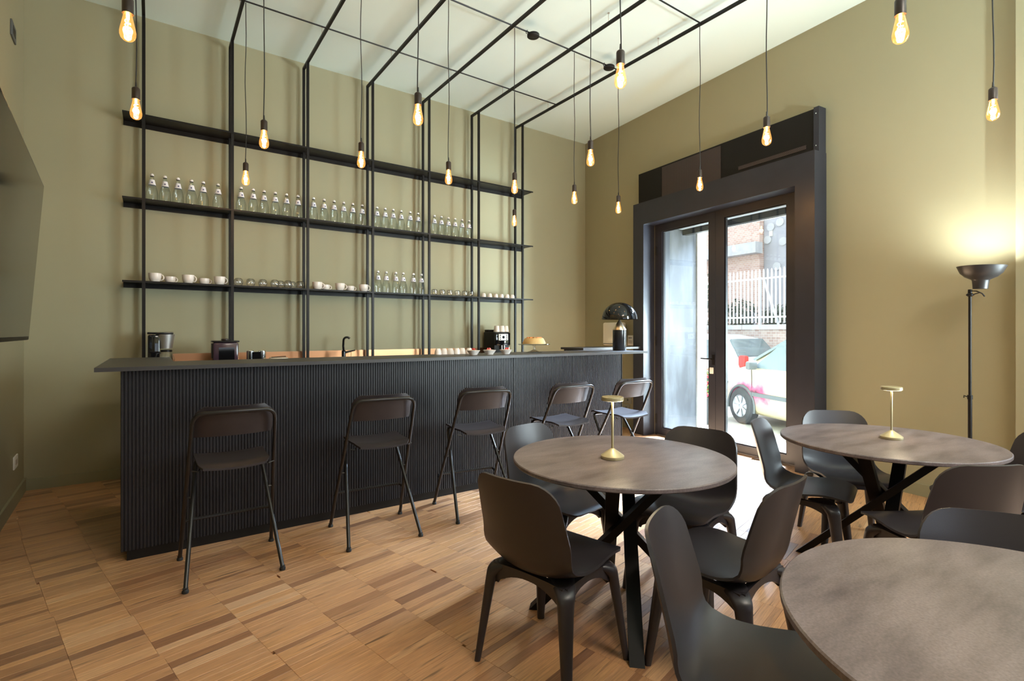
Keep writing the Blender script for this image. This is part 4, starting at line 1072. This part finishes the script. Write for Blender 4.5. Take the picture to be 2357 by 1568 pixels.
# shrubs behind the fence
def shrub(x, y, h, w_, n, lab):
    t = wl_thing('shrub', lab, 'shrub', (x, y, GZ), 'shrubs behind the fence')
    m = MB()
    for k in range(n):
        a, b = rng.uniform(0, 6.28), rng.uniform(-1, 1)
        r_ = (rng.random()) ** 0.4
        c = Vector((w_ * r_ * math.cos(a) * math.sqrt(1 - b * b), 0.4 * r_ * math.sin(a) * math.sqrt(1 - b * b), 1.5 + (h - 1.5) * (0.5 + 0.5 * b * r_)))
        e1 = Vector((rng.gauss(0, 1), rng.gauss(0, 1), rng.gauss(0, 1))).normalized(); e2 = e1.cross(Vector((rng.gauss(0, 1), rng.gauss(0, 1), rng.gauss(0, 1)))).normalized()
        s2 = rng.uniform(0.03, 0.06)
        m.add([c - e1 * s2, c + e2 * s2 * 0.5, c + e1 * s2, c - e2 * s2 * 0.5], [(0, 1, 2, 3)])
    o = m.build('foliage', M_LEAF, t); o['kind'] = 'stuff'
    MB().tube([(0, 0, 0), (0.02, 0, 1.0), (0, 0, h - 0.4)], [0.05, 0.04, 0.01], 7).build('stem', M_STEM, t)
shrub(-2.35, 7.0, 2.45, 0.55, 900, 'leafy shrub behind the left end of the white picket fence')
shrub(-1.15, 7.0, 2.25, 0.58, 900, 'leafy shrub behind the middle of the white picket fence')
shrub(0.1, 7.0, 2.35, 0.6, 900, 'leafy shrub behind the right end of the white picket fence')
shrub(-3.6, 7.0, 3.3, 0.6, 900, 'tall leafy shrub beside the pale stone door jamb outside')
# buildings far side
t = wl_thing('brick_building', 'pale brick building with grey ledge across the street', 'building', (0, 9.5, GZ))
MB().span((-12, 0, 0), (-3.45, 3, 9)).build('brick_facade', M_BRICK, t)
MB().span((-12, -0.35, 3.98), (-3.35, 0.0, 4.32)).build('ledge', M_CONC, t)
MB().span((-4.3, -0.06, 1.5), (-3.55, 0.0, 2.2)).build('vent_panel', M_PLASTER, t)
t = wl_thing('plaster_building', 'grey plastered building wall with small round anchor plates', 'building', (0, 9.7, GZ))
MB().span((-3.44, 0, 0), (10, 3, 9)).build('plaster_facade', M_PLASTER, t)
for x, z in ((-3.20, 4.78), (-2.90, 4.88), (-2.80, 4.28), (-3.0, 3.55), (-2.2, 4.6), (-3.3, 4.40)):
    MB().lathe([(0.11, 0.0), (0.125, 0.0), (0.125, 0.04), (0.11, 0.04)], 14, M=Matrix.Translation((x, 0, z)) @ Matrix.Rotation(R(90), 4, 'X')).build('anchor_plate', M_CONC, t)
MB().span((-3.25, -0.03, 4.50), (-3.14, -0.001, 4.72)).build('wall_plaque', M_STONEJ, t)

# cars
def paint(name, col, wing_reflection):
    m, n, l, b = nt(name)
    b.inputs['Roughness'].default_value = 0.3
    b.inputs['Coat Weight'].default_value = 0.4
    if not wing_reflection:
        b.inputs['Base Color'].default_value = (*col, 1); return m
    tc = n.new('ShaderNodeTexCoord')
    # magenta reflection painted into the colour of the front wing
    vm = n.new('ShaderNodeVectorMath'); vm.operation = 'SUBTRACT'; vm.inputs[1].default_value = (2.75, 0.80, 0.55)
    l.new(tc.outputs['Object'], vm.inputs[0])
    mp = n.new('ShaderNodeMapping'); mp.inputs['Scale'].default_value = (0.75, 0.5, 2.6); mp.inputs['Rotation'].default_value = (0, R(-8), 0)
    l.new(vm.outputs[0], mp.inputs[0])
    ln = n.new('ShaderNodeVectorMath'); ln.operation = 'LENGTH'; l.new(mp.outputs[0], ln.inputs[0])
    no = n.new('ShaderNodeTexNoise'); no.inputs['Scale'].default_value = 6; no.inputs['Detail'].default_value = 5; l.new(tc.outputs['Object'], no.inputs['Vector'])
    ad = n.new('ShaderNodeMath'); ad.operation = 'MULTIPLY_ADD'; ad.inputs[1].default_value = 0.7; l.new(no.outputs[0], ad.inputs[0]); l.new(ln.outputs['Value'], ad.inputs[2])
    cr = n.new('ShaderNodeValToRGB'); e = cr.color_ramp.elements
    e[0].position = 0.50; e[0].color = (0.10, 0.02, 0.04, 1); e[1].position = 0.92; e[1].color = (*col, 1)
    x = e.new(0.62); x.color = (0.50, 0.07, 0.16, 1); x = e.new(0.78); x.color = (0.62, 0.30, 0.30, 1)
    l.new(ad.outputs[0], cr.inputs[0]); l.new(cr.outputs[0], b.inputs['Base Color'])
    return m
def car(name, loc, az, lab, pmat):
    """hatchback, local +x forward, origin under the middle of the rear bumper, left side at +y"""
    t = thing('car', lab, 'car', loc, math.pi / 2 - az, 'parked cars')
    st_ = [(0.00, .62, .66, .40, .55), (0.05, .74, .76, .30, .70), (0.25, .79, .78, .24, 1.02), (0.55, .80, .79, .22, 1.40), (1.00, .81, .80, .20, 1.48), (1.60, .81, .80, .20, 1.49), (2.05, .81, .80, .20, 1.44), (2.45, .81, .79, .20, 1.22), (2.80, .80, .78, .20, 1.00), (3.15, .79, .75, .21, .92), (3.42, .75, .66, .24, .80), (3.54, .66, .55, .32, .66), (3.58, .56, .46, .40, .55)]
    rs = []
    for x, wl_, wb, zb, zt in st_:
        belt = min(0.93, zt - 0.02); cab = zt > 1.05
        wt = (0.60 if zt > 1.3 else 0.66) if cab else wb - 0.06
        half = [(0.0, zb), (wl_ * 0.9, zb), (wl_ * 0.98, zb + 0.08), (wl_, zb + 0.5 * (belt - zb)), (wb, belt)]
        half += [(wb - (wb - wt) * 0.5, belt + (zt - belt) * 0.5), (wt, zt - 0.05 if cab else zt - 0.012), (wt * 0.75, zt), (0.0, zt + 0.01)]
        ring = [Vector((x, y, z)) for y, z in half] + [Vector((x, -y, z)) for y, z in reversed(half[1:-1])]
        rs.append(ring)
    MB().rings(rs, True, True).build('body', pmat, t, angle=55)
    for sy in (1, -1):
        def wq(x0, x1, xa, xb, nm):
            # side window panel lying just proud of the cabin flank
            q = [(x0, 0.800, 0.955), (x1, 0.800, 0.955), (xb, 0.655, 1.37), (xa, 0.655, 1.37)]
            q = [Vector((a, sy * b, c)) for a, b, c in q]
            MB().add(q + [v - Vector((0, sy * 0.02, 0)) for v in q], [(0, 1, 2, 3), (4, 5, 6, 7), (0, 1, 5, 4), (1, 2, 6, 5), (2, 3, 7, 6), (3, 0, 4, 7)]).build(nm, M_CARGLASS, t)
        wq(1.66, 2.62, 1.66, 2.12, 'front_window'); wq(0.72, 1.58, 0.88, 1.58, 'rear_window')
        mi = MB().rbox((2.52, sy * 0.90, 1.00), (0.11, 0.16, 0.13), 0.03).build('wing_mirror', M_TRIM, t)
        MB().rbox((1.72, sy * 0.815, 0.83), (0.20, 0.03, 0.035), 0.01).build('door_handle', M_TRIM, t)
        MB().span((0.75, sy * 0.80, 0.50), (2.62, sy * 0.825, 0.56)).build('rub_strip', M_TRIM, t)
        MB().beam((2.66, sy * 0.797, 0.95), (2.66 - 0.02, sy * 0.80, 0.30), 0.006, 0.01).beam((1.62, sy * 0.808, 0.95), (1.62, sy * 0.815, 0.28), 0.006, 0.01).build('door_gap', M_BLACK, t)
        MB().rbox((3.40, sy * 0.60, 0.72), (0.22, 0.16, 0.14), 0.04).build('headlight', M_RIM, t)
        MB().rbox((0.10, sy * 0.68, 0.90), (0.16, 0.16, 0.30), 0.04).build('taillight', mat('tail_red', (0.55, 0.06, 0.05), 0.2), t)
        for x in (0.62, 2.92):
            M_ = Matrix.Translation((x, sy * 0.75, 0.30)) @ Matrix.Rotation(R(-90 * sy), 4, 'X')
            wh = MB().lathe([(0.0, -0.10), (0.26, -0.10), (0.30, -0.07), (0.30, 0.05), (0.27, 0.08), (0.19, 0.085), (0.18, 0.05), (0.0, 0.05)], 26, M=M_).build('wheel', M_TYRE, t)
            rim = MB().lathe([(0.0, 0.055), (0.05, 0.075), (0.06, 0.06), (0.17, 0.06), (0.185, 0.08), (0.19, 0.07), (0.19, 0.052), (0.0, 0.052)], 22, M=M_)
            for k in range(7):
                a = k * 2 * math.pi / 7
                rim.beam(M_ @ Vector((0.03 * math.cos(a), 0.03 * math.sin(a), 0.07)), M_ @ Vector((0.175 * math.cos(a), 0.175 * math.sin(a), 0.075)), 0.035, 0.012, up=M_.to_3x3() @ Vector((0, 0, 1)))
            rim.build('rim', M_RIM, wh)
            pts = [M_ @ Vector((0.335 * math.cos(R(a)), 0.335 * math.sin(R(a)), 0.062)) for a in range(0, 360, 20)]
            MB().tube([(x + 0.34 * math.cos(R(a)), sy * 0.80, 0.30 + 0.34 * math.sin(R(a))) for a in range(-10, 195, 12)], 0.022, 7).build('wheel_arch', M_TRIM, t)
    ws = [(2.08, 0.58, 1.40), (2.08, -0.58, 1.40), (2.72, -0.70, 1.06), (2.72, 0.70, 1.06)]
    MB().add([Vector(q) + Vector((0.03, 0, 0.03)) for q in ws] + [Vector(q) for q in ws], [(0, 1, 2, 3), (4, 5, 6, 7), (0, 1, 5, 4), (1, 2, 6, 5), (2, 3, 7, 6), (3, 0, 4, 7)]).build('windscreen', M_CARGLASS, t)
    bw = [(0.53, 0.55, 1.36), (0.53, -0.55, 1.36), (0.25, -0.66, 1.00), (0.25, 0.66, 1.00)]
    MB().add([Vector(q) + Vector((-0.03, 0, 0.03)) for q in bw] + [Vector(q) for q in bw], [(0, 1, 2, 3), (4, 5, 6, 7), (0, 1, 5, 4), (1, 2, 6, 5), (2, 3, 7, 6), (3, 0, 4, 7)]).build('back_window', M_CARGLASS, t)
    MB().rbox((3.50, 0, 0.36), (0.16, 1.30, 0.22), 0.05).build('front_bumper', pmat, t)
    MB().rbox((0.05, 0, 0.40), (0.16, 1.36, 0.24), 0.05).build('rear_bumper', pmat, t)
    return t
AZ = R(24)
hd = Vector((math.sin(AZ), math.cos(AZ), 0)); lf = Vector((-math.cos(AZ), math.sin(AZ), 0))
fw = Vector((8.13, 4.80, GZ))                    # front left wheel on the ground
car('car', fw - hd * 2.92 - lf * 0.75, AZ, 'cream yellow hatchback with painted-in magenta reflections outside the glass door', paint('cream_paint', (0.72, 0.60, 0.36), True))
AZ2 = R(5)
car('car', Vector((10.75, 5.80, GZ)), AZ2, 'white car parked beyond the cream yellow hatchback', paint('white_car_paint', (0.74, 0.76, 0.80), False))
# potted geranium outside the left pane
t = thing('potted_geranium', 'red flowering plant in a dark pot outside the left door pane', 'potted plant', (7.60, 5.16, GZ))
MB().lathe([(0.0, 0.0), (0.13, 0.0), (0.17, 0.42), (0.185, 0.43), (0.185, 0.46), (0.16, 0.46), (0.15, 0.40), (0.0, 0.40)], 20).build('pot', M_TYRE, t)
fo = MB(); fl = MB()
for k in range(420):
    a, r_, z = rng.uniform(0, 6.28), 0.24 * rng.random() ** 0.5, rng.uniform(0.42, 0.95)
    c = Vector((r_ * math.cos(a), r_ * math.sin(a), z)); e1 = Vector((rng.gauss(0, 1), rng.gauss(0, 1), rng.gauss(0, 1))).normalized(); e2 = e1.cross(Vector((0.3, 0.5, 0.8))).normalized()
    (fl if rng.random() < 0.42 else fo).add([c - e1 * .035, c + e2 * .028, c + e1 * .035, c - e2 * .028], [(0, 1, 2, 3)])
o = fo.build('foliage', mat('green_leaf', (0.16, 0.34, 0.08), 0.6), t); o['kind'] = 'stuff'
o = fl.build('blossoms', mat('geranium_red', (0.75, 0.04, 0.08), 0.6), t); o['kind'] = 'stuff'
